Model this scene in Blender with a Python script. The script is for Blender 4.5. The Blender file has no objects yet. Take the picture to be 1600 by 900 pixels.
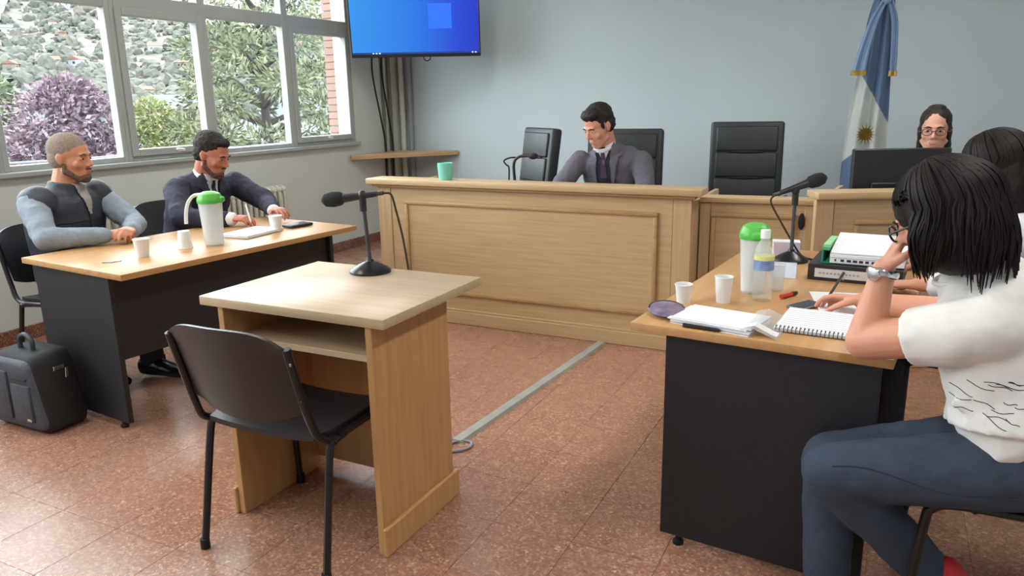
import bpy, bmesh, math, random
from mathutils import Vector, Matrix, Quaternion
from mathutils.bvhtree import BVHTree

V = Vector
R_ = math.radians
SC = bpy.context.scene
COL = SC.collection

# ------------------------------------------------------------------ camera, sky, exposure
cam_d = bpy.data.cameras.new('camera')
cam = bpy.data.objects.new('camera', cam_d)
COL.objects.link(cam)
cam_d.sensor_width = 36.0
cam_d.lens = 1180.0 / 1600.0 * 36.0
cam_d.clip_end = 3000
rot = Matrix(((0.8966817, -0.09173052, 0.43306748),
              (0.44234042, 0.22374623, -0.86848867),
              (-0.0172303, 0.97032115, 0.24120527)))
cam.matrix_world = Matrix.Translation((0, 0, 1.42)) @ rot.to_4x4()
SC.camera = cam

world = bpy.data.worlds.new('overcast_sky')
SC.world = world
world.use_nodes = True
wn = world.node_tree
wn.nodes.clear()
wo = wn.nodes.new('ShaderNodeOutputWorld')
wb = wn.nodes.new('ShaderNodeBackground')
wb.inputs['Color'].default_value = (0.90, 0.96, 1.0, 1)
wb.inputs['Strength'].default_value = 3.2
wn.links.new(wb.outputs[0], wo.inputs[0])

SC.view_settings.view_transform = 'Standard'
SC.view_settings.look = 'None'
SC.view_settings.gamma = 1.0
SC.view_settings.use_curve_mapping = False
SC.view_settings.exposure = 1.75
try:
    SC.cycles.max_bounces = 10
    SC.cycles.diffuse_bounces = 6
    SC.cycles.transparent_max_bounces = 16
except Exception:
    pass

# ------------------------------------------------------------------ helpers
def srgb(r, g, b):
    def f(c):
        c /= 255.0
        return c / 12.92 if c <= 0.04045 else ((c + 0.055) / 1.055) ** 2.4
    return (f(r), f(g), f(b))

def mat(name, col, rough=0.5, metal=0.0, var=0.08, scale=12.0, stretch=(1, 1, 1), bump=0.0, bscale=80.0,
        spec=0.5, coat=0.0, col2=None, detail=4.0, rand=0.0, sheen=0.0, bstretch=None):
    m = bpy.data.materials.new(name)
    m.use_nodes = True
    nt = m.node_tree
    b = nt.nodes['Principled BSDF']
    b.inputs['Roughness'].default_value = rough
    b.inputs['Metallic'].default_value = metal
    b.inputs['Specular IOR Level'].default_value = spec
    b.inputs['Coat Weight'].default_value = coat
    b.inputs['Coat Roughness'].default_value = 0.15
    if sheen:
        b.inputs['Sheen Weight'].default_value = sheen
    tc = nt.nodes.new('ShaderNodeTexCoord')
    mp = nt.nodes.new('ShaderNodeMapping')
    mp.inputs['Scale'].default_value = stretch
    nt.links.new(tc.outputs['Object'], mp.inputs['Vector'])
    no = nt.nodes.new('ShaderNodeTexNoise')
    no.inputs['Scale'].default_value = scale
    no.inputs['Detail'].default_value = detail
    nt.links.new(mp.outputs[0], no.inputs['Vector'])
    rp = nt.nodes.new('ShaderNodeValToRGB')
    c2 = col2 if col2 else tuple(min(1, c * (1 + var)) for c in col)
    c1 = col if col2 else tuple(c * (1 - var) for c in col)
    rp.color_ramp.elements[0].position = 0.3
    rp.color_ramp.elements[1].position = 0.7
    rp.color_ramp.elements[0].color = (*c1, 1)
    rp.color_ramp.elements[1].color = (*c2, 1)
    nt.links.new(no.outputs['Fac'], rp.inputs['Fac'])
    out = rp.outputs['Color']
    if rand:
        oi = nt.nodes.new('ShaderNodeObjectInfo')
        mr = nt.nodes.new('ShaderNodeMapRange')
        mr.inputs['To Min'].default_value = 1 - rand
        mr.inputs['To Max'].default_value = 1 + rand
        nt.links.new(oi.outputs['Random'], mr.inputs['Value'])
        hs = nt.nodes.new('ShaderNodeHueSaturation')
        nt.links.new(mr.outputs[0], hs.inputs['Value'])
        nt.links.new(out, hs.inputs['Color'])
        out = hs.outputs['Color']
    nt.links.new(out, b.inputs['Base Color'])
    if bump:
        n2 = nt.nodes.new('ShaderNodeTexNoise')
        n2.inputs['Scale'].default_value = bscale
        n2.inputs['Detail'].default_value = 3
        if bstretch:
            mp2 = nt.nodes.new('ShaderNodeMapping')
            mp2.inputs['Scale'].default_value = bstretch
            nt.links.new(tc.outputs['Object'], mp2.inputs['Vector'])
            nt.links.new(mp2.outputs[0], n2.inputs['Vector'])
        else:
            nt.links.new(mp.outputs[0], n2.inputs['Vector'])
        bp = nt.nodes.new('ShaderNodeBump')
        bp.inputs['Strength'].default_value = bump
        bp.inputs['Distance'].default_value = 0.01
        nt.links.new(n2.outputs['Fac'], bp.inputs['Height'])
        nt.links.new(bp.outputs[0], b.inputs['Normal'])
    return m

def glass_mat(name, tint, refl=0.07, rough=0.02):
    m = bpy.data.materials.new(name)
    m.use_nodes = True
    nt = m.node_tree
    nt.nodes.clear()
    o = nt.nodes.new('ShaderNodeOutputMaterial')
    mx = nt.nodes.new('ShaderNodeMixShader')
    tr = nt.nodes.new('ShaderNodeBsdfTransparent')
    gl = nt.nodes.new('ShaderNodeBsdfGlossy')
    fc = nt.nodes.new('ShaderNodeLayerWeight')
    fc.inputs['Blend'].default_value = 0.5
    pw = nt.nodes.new('ShaderNodeMath')
    pw.operation = 'POWER'
    pw.inputs[1].default_value = 4.0
    nt.links.new(fc.outputs['Facing'], pw.inputs[0])
    lw = nt.nodes.new('ShaderNodeMath')
    lw.operation = 'MULTIPLY_ADD'
    lw.inputs[1].default_value = 0.5
    lw.inputs[2].default_value = 0.03
    nt.links.new(pw.outputs[0], lw.inputs[0])
    tr.inputs['Color'].default_value = (*tint, 1)
    gl.inputs['Roughness'].default_value = rough
    nt.links.new(lw.outputs[0], mx.inputs['Fac'])
    nt.links.new(tr.outputs[0], mx.inputs[1])
    nt.links.new(gl.outputs[0], mx.inputs[2])
    nt.links.new(mx.outputs[0], o.inputs['Surface'])
    return m

def milky_mat(name, col, alpha):
    """cloudy translucent plastic: part diffuse, part see-through"""
    m = bpy.data.materials.new(name)
    m.use_nodes = True
    nt = m.node_tree
    b = nt.nodes['Principled BSDF']
    b.inputs['Base Color'].default_value = (*col, 1)
    b.inputs['Roughness'].default_value = 0.25
    b.inputs['Alpha'].default_value = alpha
    return m

def terrazzo(name, base, chipa, chipb):
    m = bpy.data.materials.new(name)
    m.use_nodes = True
    nt = m.node_tree
    b = nt.nodes['Principled BSDF']
    b.inputs['Roughness'].default_value = 0.2
    b.inputs['Specular IOR Level'].default_value = 0.5
    geo = nt.nodes.new('ShaderNodeNewGeometry')
    vo = nt.nodes.new('ShaderNodeTexVoronoi')
    vo.inputs['Scale'].default_value = 130
    nt.links.new(geo.outputs['Position'], vo.inputs['Vector'])
    sep = nt.nodes.new('ShaderNodeSeparateColor')
    nt.links.new(vo.outputs['Color'], sep.inputs[0])
    r1 = nt.nodes.new('ShaderNodeValToRGB')
    e = r1.color_ramp.elements
    e[0].position = 0.0
    e[0].color = (*tuple(c * 0.78 for c in base), 1)
    e[1].position = 1.0
    e[1].color = (*chipb, 1)
    for p, c in ((0.35, base), (0.70, tuple(x * 1.15 for x in base)), (0.86, chipa), (0.97, chipa)):
        k = e.new(p)
        k.color = (*c, 1)
    nt.links.new(sep.outputs[0], r1.inputs['Fac'])
    no = nt.nodes.new('ShaderNodeTexNoise')
    no.inputs['Scale'].default_value = 1.3
    no.inputs['Detail'].default_value = 5
    nt.links.new(geo.outputs['Position'], no.inputs['Vector'])
    oi = nt.nodes.new('ShaderNodeObjectInfo')
    ad = nt.nodes.new('ShaderNodeMath')
    ad.operation = 'MULTIPLY_ADD'
    ad.inputs[1].default_value = 0.04
    nt.links.new(oi.outputs['Random'], ad.inputs[0])
    mr = nt.nodes.new('ShaderNodeMapRange')
    mr.inputs['To Min'].default_value = 0.82
    mr.inputs['To Max'].default_value = 1.08
    nt.links.new(no.outputs['Fac'], mr.inputs['Value'])
    nt.links.new(mr.outputs[0], ad.inputs[2])
    hs = nt.nodes.new('ShaderNodeHueSaturation')
    nt.links.new(ad.outputs[0], hs.inputs['Value'])
    nt.links.new(r1.outputs['Color'], hs.inputs['Color'])
    nt.links.new(hs.outputs['Color'], b.inputs['Base Color'])
    n3 = nt.nodes.new('ShaderNodeTexNoise')
    n3.inputs['Scale'].default_value = 6
    nt.links.new(geo.outputs['Position'], n3.inputs['Vector'])
    m3 = nt.nodes.new('ShaderNodeMapRange')
    m3.inputs['To Min'].default_value = 0.2
    m3.inputs['To Max'].default_value = 0.36
    nt.links.new(n3.outputs['Fac'], m3.inputs['Value'])
    nt.links.new(m3.outputs[0], b.inputs['Roughness'])
    return m

def mesh_obj(name, bm, m=None, parent=None, smooth=True, angle=35, loc=None):
    me = bpy.data.meshes.new(name)
    bmesh.ops.recalc_face_normals(bm, faces=bm.faces)
    bm.to_mesh(me)
    bm.free()
    if smooth:
        me.polygons.foreach_set('use_smooth', [True] * len(me.polygons))
        me.set_sharp_from_angle(angle=R_(angle))
    if m is not None:
        for mm in (m if isinstance(m, (list, tuple)) else (m,)):
            me.materials.append(mm)
    o = bpy.data.objects.new(name, me)
    COL.objects.link(o)
    if parent is not None:
        o.parent = parent
    if loc is not None:
        o.location = loc
    return o

def tag(o, label, cat, group=None, kind=None):
    o['label'] = label
    if cat:
        o['category'] = cat
    if group:
        o['group'] = group
    if kind:
        o['kind'] = kind
    return o

def thing(name, label, cat, loc=(0, 0, 0), rz=0.0, group=None):
    o = bpy.data.objects.new(name, None)
    o.empty_display_size = 0.1
    COL.objects.link(o)
    o.location = loc
    o.rotation_euler = (0, 0, R_(rz))
    return tag(o, label, cat, group)

def structure(o):
    o['kind'] = 'structure'
    return o

def NB():
    return bmesh.new()

def box(bm, c, s, bev=0.0, rot=None, seg=1):
    M = Matrix.Translation(c)
    if rot is not None:
        M = M @ rot.to_4x4()
    M = M @ Matrix.Diagonal((s[0], s[1], s[2], 1))
    r = bmesh.ops.create_cube(bm, size=1.0, matrix=M)
    if bev:
        ed = list({e for v in r['verts'] for e in v.link_edges})
        bmesh.ops.bevel(bm, geom=ed, offset=bev, segments=seg, profile=0.5, affect='EDGES')

def bx(bm, x0, x1, y0, y1, z0, z1, bev=0.0, seg=1):
    box(bm, ((x0 + x1) / 2, (y0 + y1) / 2, (z0 + z1) / 2), (abs(x1 - x0), abs(y1 - y0), abs(z1 - z0)), bev, None, seg)

def rings_to_mesh(bm, rings, cap=True, closed=True):
    vr = [[bm.verts.new(p) for p in r] for r in rings]
    n = len(vr[0])
    for a, b in zip(vr[:-1], vr[1:]):
        for i in range(n if closed else n - 1):
            j = (i + 1) % n
            try:
                bm.faces.new((a[i], a[j], b[j], b[i]))
            except ValueError:
                pass
    if cap:
        for r in (vr[0][::-1], vr[-1]):
            try:
                bm.faces.new(r)
            except ValueError:
                pass
    return vr

def catmull(pts, n=6):
    pts = [V(p) for p in pts]
    P = [2 * pts[0] - pts[1]] + pts + [2 * pts[-1] - pts[-2]]
    out = []
    for i in range(1, len(P) - 2):
        p0, p1, p2, p3 = P[i - 1:i + 3]
        for k in range(n):
            t = k / n
            out.append(0.5 * ((2 * p1) + (p2 - p0) * t + (2 * p0 - 5 * p1 + 4 * p2 - p3) * t * t
                              + (3 * p1 - p0 - 3 * p2 + p3) * t ** 3))
    out.append(pts[-1])
    return out

def tube(bm, pts, r, seg=10, flat=1.0, up=None):
    """sweep a round (or flattened) section along pts; r is a number or one per point"""
    pts = [V(p) for p in pts]
    n = len(pts)
    rr = r if isinstance(r, (list, tuple)) else [r] * n
    t0 = (pts[1] - pts[0]).normalized()
    ref = V(up) if up is not None else (V((0, 0, 1)) if abs(t0.z) < 0.9 else V((1, 0, 0)))
    nrm = (ref - t0 * ref.dot(t0)).normalized()
    rings = []
    for i, p in enumerate(pts):
        if i == 0:
            t = t0
        elif i == n - 1:
            t = (pts[i] - pts[i - 1]).normalized()
        else:
            t = ((pts[i + 1] - p).normalized() + (p - pts[i - 1]).normalized())
            t = t.normalized() if t.length > 1e-6 else t0
        nrm = (nrm - t * nrm.dot(t))
        nrm = nrm.normalized() if nrm.length > 1e-6 else t.orthogonal().normalized()
        bn = t.cross(nrm)
        rings.append([p + (nrm * math.cos(2 * math.pi * k / seg) * flat + bn * math.sin(2 * math.pi * k / seg)) * rr[i]
                      for k in range(seg)])
    rings_to_mesh(bm, rings)

def lathe(bm, prof, seg=24, c=(0, 0, 0), M=None):
    c = V(c)
    rings = []
    for r, z in prof:
        ring = []
        for k in range(seg):
            a = 2 * math.pi * k / seg
            p = V((r * math.cos(a), r * math.sin(a), z))
            if M is not None:
                p = M @ p
            ring.append(p + c)
        rings.append(ring)
    rings_to_mesh(bm, rings)

def ell(bm, c, r, rot=None, sub=3, seg=None):
    M = Matrix.Translation(V(c))
    if rot is not None:
        M = M @ rot.to_4x4()
    M = M @ Matrix.Diagonal((r[0], r[1], r[2], 1))
    if seg:
        bmesh.ops.create_uvsphere(bm, u_segments=seg[0], v_segments=seg[1], radius=1, matrix=M)
    else:
        bmesh.ops.create_icosphere(bm, subdivisions=sub, radius=1, matrix=M)

def capsule(bm, p0, r0, p1, r1, seg=14):
    p0, p1 = V(p0), V(p1)
    d = (p1 - p0)
    L = d.length
    d = d / L if L > 1e-6 else V((0, 0, 1))
    pts, rr = [], []
    for a in (88, 65, 40, 18):
        pts.append(p0 - d * r0 * math.sin(R_(a)))
        rr.append(r0 * math.cos(R_(a)))
    pts.append(p0)
    rr.append(r0)
    pts.append(p1)
    rr.append(r1)
    for a in (18, 40, 65, 88):
        pts.append(p1 + d * r1 * math.sin(R_(a)))
        rr.append(r1 * math.cos(R_(a)))
    tube(bm, pts, rr, seg)

def loft(bm, secs, side, seg=24, power=2.0, hemi=True):
    """secs: (center, half width along side, half depth); closed with rounded ends"""
    secs = [(V(c), a, b) for c, a, b in secs]
    full = list(secs)
    if hemi:
        c, a, b = secs[0]
        d = (secs[0][0] - secs[1][0]).normalized()
        h = min(a, b) * 0.55
        full = [(c + d * h, a * 0.25, b * 0.25), (c + d * h * 0.8, a * 0.65, b * 0.65), (c + d * h * 0.4, a * 0.9, b * 0.9)] + full
        c, a, b = secs[-1]
        d = (secs[-1][0] - secs[-2][0]).normalized()
        h = min(a, b) * 0.55
        full = full + [(c + d * h * 0.4, a * 0.9, b * 0.9), (c + d * h * 0.8, a * 0.65, b * 0.65), (c + d * h, a * 0.25, b * 0.25)]
    rings = []
    n = len(full)
    for i, (c, a, b) in enumerate(full):
        t = (full[min(i + 1, n - 1)][0] - full[max(i - 1, 0)][0])
        t = t.normalized() if t.length > 1e-6 else V((0, 0, 1))
        s = V(side)
        s = (s - t * s.dot(t)).normalized()
        w = t.cross(s)
        ring = []
        for k in range(seg):
            an = 2 * math.pi * k / seg
            ca, sa = math.cos(an), math.sin(an)
            e = 2.0 / power
            ring.append(c + s * a * math.copysign(abs(ca) ** e, ca) + w * b * math.copysign(abs(sa) ** e, sa))
        rings.append(ring)
    rings_to_mesh(bm, rings)

def remesh_obj(name, bm, voxel, smooth_it, m, parent, disp=0.0, dscale=0.12, origin=None, factor=0.5):
    """union of closed volumes -> one continuous skin"""
    me = bpy.data.meshes.new('tmp')
    bmesh.ops.recalc_face_normals(bm, faces=bm.faces)
    bm.to_mesh(me)
    bm.free()
    o = bpy.data.objects.new('tmp', me)
    COL.objects.link(o)
    md = o.modifiers.new('r', 'REMESH')
    md.mode = 'VOXEL'
    md.voxel_size = voxel
    if smooth_it:
        s = o.modifiers.new('s', 'SMOOTH')
        s.factor = factor
        s.iterations = smooth_it
    if disp:
        tx = bpy.data.textures.new('folds', 'CLOUDS')
        tx.noise_scale = dscale
        tx.noise_depth = 2
        d = o.modifiers.new('d', 'DISPLACE')
        d.texture = tx
        d.strength = disp
        d.mid_level = 0.5
        d.texture_coords = 'GLOBAL'
    dg = bpy.context.evaluated_depsgraph_get()
    dg.update()
    new = bpy.data.meshes.new_from_object(o.evaluated_get(dg))
    bpy.data.objects.remove(o)
    bpy.data.meshes.remove(me)
    new.name = name
    new.polygons.foreach_set('use_smooth', [True] * len(new.polygons))
    new.materials.clear()
    new.materials.append(m)
    vs = [v.co.copy() for v in new.vertices]
    ps = [tuple(p.vertices) for p in new.polygons]
    tree = BVHTree.FromPolygons(vs, ps)
    if origin is not None:
        new.transform(Matrix.Translation(-V(origin)))
    ob = bpy.data.objects.new(name, new)
    COL.objects.link(ob)
    ob.parent = parent
    return ob, tree

def in_poly(x, y, poly):
    c = False
    j = len(poly) - 1
    for i in range(len(poly)):
        xi, yi = poly[i]
        xj, yj = poly[j]
        if (yi > y) != (yj > y) and x < (xj - xi) * (y - yi) / (yj - yi) + xi:
            c = not c
        j = i
    return c

def patch(name, tree, poly, o, U, W, N, m, parent, origin, off=0.003, thick=0.003, res=0.006, back=0.4):
    """cloth piece of outline poly (in U,W metres about o) laid on the surface hit along N"""
    o, U, W, N = V(o), V(U).normalized(), V(W).normalized(), V(N).normalized()
    xs = [p[0] for p in poly]
    ys = [p[1] for p in poly]
    nx = max(2, int((max(xs) - min(xs)) / res) + 1)
    ny = max(2, int((max(ys) - min(ys)) / res) + 1)
    bm = NB()
    vm = {}
    def vert(i, j):
        if (i, j) in vm:
            return vm[(i, j)]
        u = min(xs) + i * res
        w = min(ys) + j * res
        p = o + U * u + W * w
        loc, nrm, idx, dist = tree.ray_cast(p - N * back, N, back + 0.5)
        v = bm.verts.new(loc - N * off + nrm * off * 0.5) if loc is not None else None
        vm[(i, j)] = v
        return v
    for i in range(nx):
        for j in range(ny):
            if in_poly(min(xs) + (i + 0.5) * res, min(ys) + (j + 0.5) * res, poly):
                q = [vert(i, j), vert(i + 1, j), vert(i + 1, j + 1), vert(i, j + 1)]
                if all(q):
                    try:
                        bm.faces.new(q)
                    except ValueError:
                        pass
    for v in [v for v in bm.verts if not v.link_faces]:
        bm.verts.remove(v)
    if not bm.faces:
        bm.free()
        return None
    for _ in range(2):
        bmesh.ops.smooth_vert(bm, verts=bm.verts, factor=0.4, use_axis_x=True, use_axis_y=True, use_axis_z=True)
    bmesh.ops.recalc_face_normals(bm, faces=bm.faces)
    f0 = bm.faces[:][0]
    f0.normal_update()
    if f0.normal.dot(N) > 0:
        bmesh.ops.reverse_faces(bm, faces=bm.faces)
    bmesh.ops.solidify(bm, geom=bm.faces[:], thickness=-thick)
    bmesh.ops.translate(bm, verts=bm.verts, vec=-V(origin))
    return mesh_obj(name, bm, m, parent)

def stroke(bm, tree, uv, o, U, W, N, r=0.0015, off=0.001, back=0.4):
    o, U, W, N = V(o), V(U).normalized(), V(W).normalized(), V(N).normalized()
    pts = []
    for u, w in uv:
        loc, nrm, idx, dist = tree.ray_cast(o + U * u + W * w - N * back, N, back + 0.5)
        if loc is not None:
            pts.append(loc + nrm * off)
    if len(pts) > 1:
        tube(bm, pts, r, 5)

def frame_bars(bm, x0, x1, y0, y1, z0, z1, w):
    """a rectangular frame in the y-z plane, bars of width w, depth x0..x1"""
    bx(bm, x0, x1, y0, y0 + w, z0, z1, 0.004)
    bx(bm, x0, x1, y1 - w, y1, z0, z1, 0.004)
    bx(bm, x0, x1, y0 + w, y1 - w, z0, z0 + w, 0.004)
    bx(bm, x0, x1, y0 + w, y1 - w, z1 - w, z1, 0.004)

# ------------------------------------------------------------------ materials
m_wall = mat('wall_paint', srgb(182, 196, 202), 0.7, var=0.03, scale=1.5, bump=0.05, bscale=120)
m_wall_left = mat('window_wall_paint', srgb(204, 211, 207), 0.7, var=0.03, scale=1.5, bump=0.05, bscale=120)
m_ceil = mat('ceiling_paint', srgb(242, 242, 238), 0.8, var=0.02)
m_frame = mat('window_frame_paint', srgb(164, 170, 167), 0.4, var=0.03)
m_glass = glass_mat('window_glass', (0.97, 0.985, 0.98))
m_terr = terrazzo('terrazzo', srgb(160, 116, 96), srgb(186, 148, 124), srgb(208, 182, 156))
m_grout = mat('tile_joint', srgb(128, 94, 80), 0.7)
m_skirt = terrazzo('skirting_terrazzo', srgb(122, 80, 68), srgb(165, 130, 110), srgb(200, 180, 150))
OAK1, OAK2 = srgb(190, 159, 118), srgb(206, 177, 138)
m_oak_h = mat('oak_veneer_across', OAK1, 0.38, scale=5, stretch=(0.6, 7, 12), col2=OAK2, bump=0.03, bscale=30, detail=6)
m_oak_v = mat('oak_veneer_upright', OAK1, 0.38, scale=5, stretch=(9, 9, 0.7), col2=OAK2, bump=0.03, bscale=30, detail=6)
m_oak_top = mat('oak_cap', srgb(192, 162, 120), 0.38, scale=5, stretch=(0.6, 9, 9), col2=srgb(206, 178, 138), detail=6)
m_moul = mat('oak_moulding', srgb(174, 138, 94), 0.4, scale=6, stretch=(2, 6, 6), col2=srgb(192, 157, 112))
m_wtop = mat('witness_table_top', srgb(186, 164, 132), 0.34, scale=4, stretch=(0.7, 8, 8), col2=srgb(203, 182, 150), detail=6, spec=0.4)
m_wside = mat('witness_table_side', srgb(190, 145, 95), 0.42, scale=5, stretch=(8, 8, 0.6), col2=srgb(203, 160, 110), detail=6)
m_desktop = mat('desk_top_laminate', srgb(184, 140, 92), 0.34, scale=4, stretch=(8, 0.7, 8), col2=srgb(200, 158, 108), detail=6, spec=0.35)
m_black_panel = mat('charcoal_laminate', srgb(32, 34, 40), 0.5, var=0.1, scale=40)
m_black_plastic = mat('black_plastic', srgb(38, 38, 42), 0.38, var=0.1, scale=30)
m_black_metal = mat('black_tube', srgb(24, 25, 28), 0.3, var=0.1, scale=20)
m_leather = mat('black_leather', srgb(46, 52, 56), 0.42, var=0.12, scale=20, bump=0.25, bscale=140)
m_chrome = mat('chrome', (0.75, 0.76, 0.78), 0.18, metal=1.0, var=0.02)
m_gunmetal = mat('gunmetal', srgb(82, 84, 90), 0.35, metal=0.6, var=0.05)
m_rubber = mat('black_rubber', srgb(20, 20, 22), 0.7)
m_white_plastic = mat('white_plastic', srgb(236, 238, 238), 0.35, var=0.02)
m_paper = mat('white_paper', srgb(232, 236, 242), 0.75, var=0.02)
m_green = mat('green_lid', srgb(88, 190, 74), 0.35, var=0.06)
# ------------------------------------------------------------------ room shell
FILL = 7.2  # glow strength of the added ceiling fill panels
XL, YF, XR, YB, ZC = -4.8, 7.0, 2.7, -2.4, 3.15
WZ0, WZ1 = 1.045, 2.92           # window band
WY0, WY1 = -1.52, 6.19

bm = NB(); bx(bm, XL - 0.2, XR + 0.15, YB - 0.15, YF + 0.15, -0.2, -0.0025)
floor = structure(mesh_obj('floor', bm, m_grout, smooth=False))
T = 0.2925
tiles = []
nx, ny = int((XR - XL) / T) + 1, int((YF - YB) / T) + 1
x_first, y_first = -2.29 - 9 * T, 1.192 - 13 * T
def tile_bm(bm, x, y):
    g = 0.0007
    bx(bm, max(x, XL) + g, min(x + T, XR) - g, max(y, YB) + g, min(y + T, YF) - g, -0.002, 0.0)
bm = NB(); box(bm, (0, 0, -0.001), (T - 0.0014, T - 0.0014, 0.002), 0.0004)
tmesh = mesh_obj('floor_tile', bm, m_terr, floor, smooth=False)
cells = []
for i in range(-2, nx + 3):
    for j in range(-2, ny + 3):
        x, y = x_first + i * T, y_first + j * T
        if x + T < XL + 0.01 or x > XR - 0.01 or y + T < YB + 0.01 or y > YF - 0.01:
            continue
        inside = x >= XL and x + T <= XR and y >= YB and y + T <= YF
        px = V((x + T / 2, y + T / 2, -1.42))
        c = rot.transposed() @ px
        seen = c.z < -0.3 and abs(c.x / -c.z) < 0.72 and c.y / -c.z > -0.45 and x < 0.9 and y < 5.9
        cells.append((x, y, inside and seen, (px.x ** 2 + px.y ** 2)))
near = sorted([c for c in cells if c[2]], key=lambda c: c[3])[:300]
nearset = {(c[0], c[1]) for c in near}
for k, c in enumerate(near):
    o = tmesh if k == 0 else tmesh.copy()
    if k:
        COL.objects.link(o)
    o.parent = floor
    o.location = (c[0] + T / 2, c[1] + T / 2, 0)
bm = NB()
for c in cells:
    if (c[0], c[1]) not in nearset:
        tile_bm(bm, c[0], c[1])
rest = mesh_obj('floor_tile_field', bm, m_terr, floor, smooth=False)
rest['kind'] = 'stuff'

bm = NB()
bx(bm, XL - 0.2, XL, YB, YF, -0.02, WZ0)
bx(bm, XL - 0.2, XL, YB, YF, WZ1, ZC)
bx(bm, XL - 0.2, XL, YB, WY0, WZ0, WZ1)
bx(bm, XL - 0.2, XL, WY1, YF, WZ0, WZ1)
structure(mesh_obj('wall_left', bm, m_wall_left, smooth=False))
bm = NB(); bx(bm, XL - 0.2, XR + 0.15, YF, YF + 0.15, -0.02, ZC)
structure(mesh_obj('wall_front', bm, m_wall, smooth=False))
bm = NB(); bx(bm, XR, XR + 0.15, YB, YF, -0.02, ZC)
structure(mesh_obj('wall_right', bm, m_wall, smooth=False))
bm = NB(); bx(bm, XL - 0.2, XR + 0.15, YB - 0.15, YB, -0.02, ZC)
structure(mesh_obj('wall_back', bm, m_wall, smooth=False))
bm = NB(); bx(bm, XL - 0.2, XR + 0.15, YB - 0.15, YF + 0.15, ZC, ZC + 0.12)
structure(mesh_obj('ceiling', bm, m_ceil, smooth=False))
bm = NB(); bx(bm, XL, XL + 0.018, YB, YF, 0, 0.09, 0.003)
structure(mesh_obj('baseboard_left', bm, m_skirt))
bm = NB(); bx(bm, XL + 0.018, XR, YF - 0.018, YF, 0, 0.09, 0.003)
structure(mesh_obj('baseboard_front', bm, m_skirt))

# unseen glowing panels added on the ceiling to fill the darker right side and floor
m_fill = bpy.data.materials.new('fill_glow')
m_fill.use_nodes = True
_b = m_fill.node_tree.nodes['Principled BSDF']
_b.inputs['Base Color'].default_value = (0.9, 0.9, 0.9, 1)
_b.inputs['Emission Color'].default_value = (1.0, 0.97, 0.92, 1)
_b.inputs['Emission Strength'].default_value = FILL
k = 0
for lx_, wx in ((-3.1, 'window'), (0.4, 'right-hand')):
    for ly_, wy in ((-0.6, 'back'), (1.9, 'middle'), (4.4, 'front')):
        lt = thing('fill_panel', 'unseen white fill panel added on the ceiling, %s row, %s of the room' % (wx, wy), 'fill_light', (lx_, ly_, ZC))
        bm = NB(); bx(bm, -0.16, 0.16, -0.62, 0.62, -0.07, 0.0, 0.006)
        mesh_obj('housing', bm, m_white_plastic, lt)
        bm = NB(); bx(bm, -0.14, 0.14, -0.6, 0.6, -0.085, -0.071)
        mesh_obj('fill_face', bm, m_fill, lt, smooth=False)

# windows: one unit per bay, alternately fixed and with an opening sash
bays = [(5.32, 6.19, 'sash'), (4.42, 5.32, 'fixed'), (3.63, 4.42, 'sash'), (2.775, 3.63, 'fixed'), (1.92, 2.775, 'sash'),
        (1.06, 1.92, 'fixed'), (0.20, 1.06, 'sash'), (-0.66, 0.20, 'fixed'), (-1.52, -0.66, 'sash')]
def latch(parent, y, z):
    bm = NB()
    box(bm, (XL + 0.012, y, z), (0.018, 0.05, 0.022), 0.004)
    tube(bm, catmull([(XL + 0.02, y, z), (XL + 0.04, y - 0.02, z + 0.006), (XL + 0.045, y - 0.07, z + 0.012)], 4), 0.006, 8)
    mesh_obj('latch', bm, m_white_plastic, parent)
for i, (y0, y1, kind) in enumerate(bays):
    w = bpy.data.objects.new('window_%d' % (i + 1), None)
    COL.objects.link(w)
    structure(w)
    w['label'] = 'white painted window bay with %s lower pane' % ('an opening' if kind == 'sash' else 'a fixed')
    e = 0.037
    bm = NB()
    frame_bars(bm, XL - 0.075, XL - 0.005, y0, y1, WZ0, WZ1, e)
    bx(bm, XL - 0.075, XL - 0.005, y0 + e, y1 - e, 2.075, 2.175, 0.004)
    mesh_obj('frame', bm, m_frame, w)
    bm = NB(); bx(bm, XL - 0.045, XL - 0.039, y0 + e - 0.004, y1 - e + 0.004, 2.17, WZ1 - e + 0.004)
    mesh_obj('upper_pane', bm, m_glass, w, smooth=False)
    if kind == 'sash':
        bm = NB()
        frame_bars(bm, XL - 0.06, XL + 0.012, y0 + e - 0.006, y1 - e + 0.006, WZ0 + e - 0.005, 2.08, 0.05)
        s = mesh_obj('sash', bm, m_frame, w)
        bm = NB(); bx(bm, XL - 0.04, XL - 0.034, y0 + e + 0.04, y1 - e - 0.04, WZ0 + e + 0.04, 2.035)
        mesh_obj('pane', bm, m_glass, s, smooth=False)
        latch(s, (y0 + y1) / 2 + 0.05, WZ0 + e + 0.02)
    else:
        bm = NB(); bx(bm, XL - 0.045, XL - 0.039, y0 + e - 0.004, y1 - e + 0.004, WZ0 + e - 0.004, 2.079)
        mesh_obj('pane', bm, m_glass, w, smooth=False)
bm = NB(); bx(bm, XL - 0.005, XL + 0.045, WY0 - 0.03, WY1 + 0.03, 1.012, 1.046, 0.006)
structure(mesh_obj('trim_1', bm, m_frame))
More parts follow.
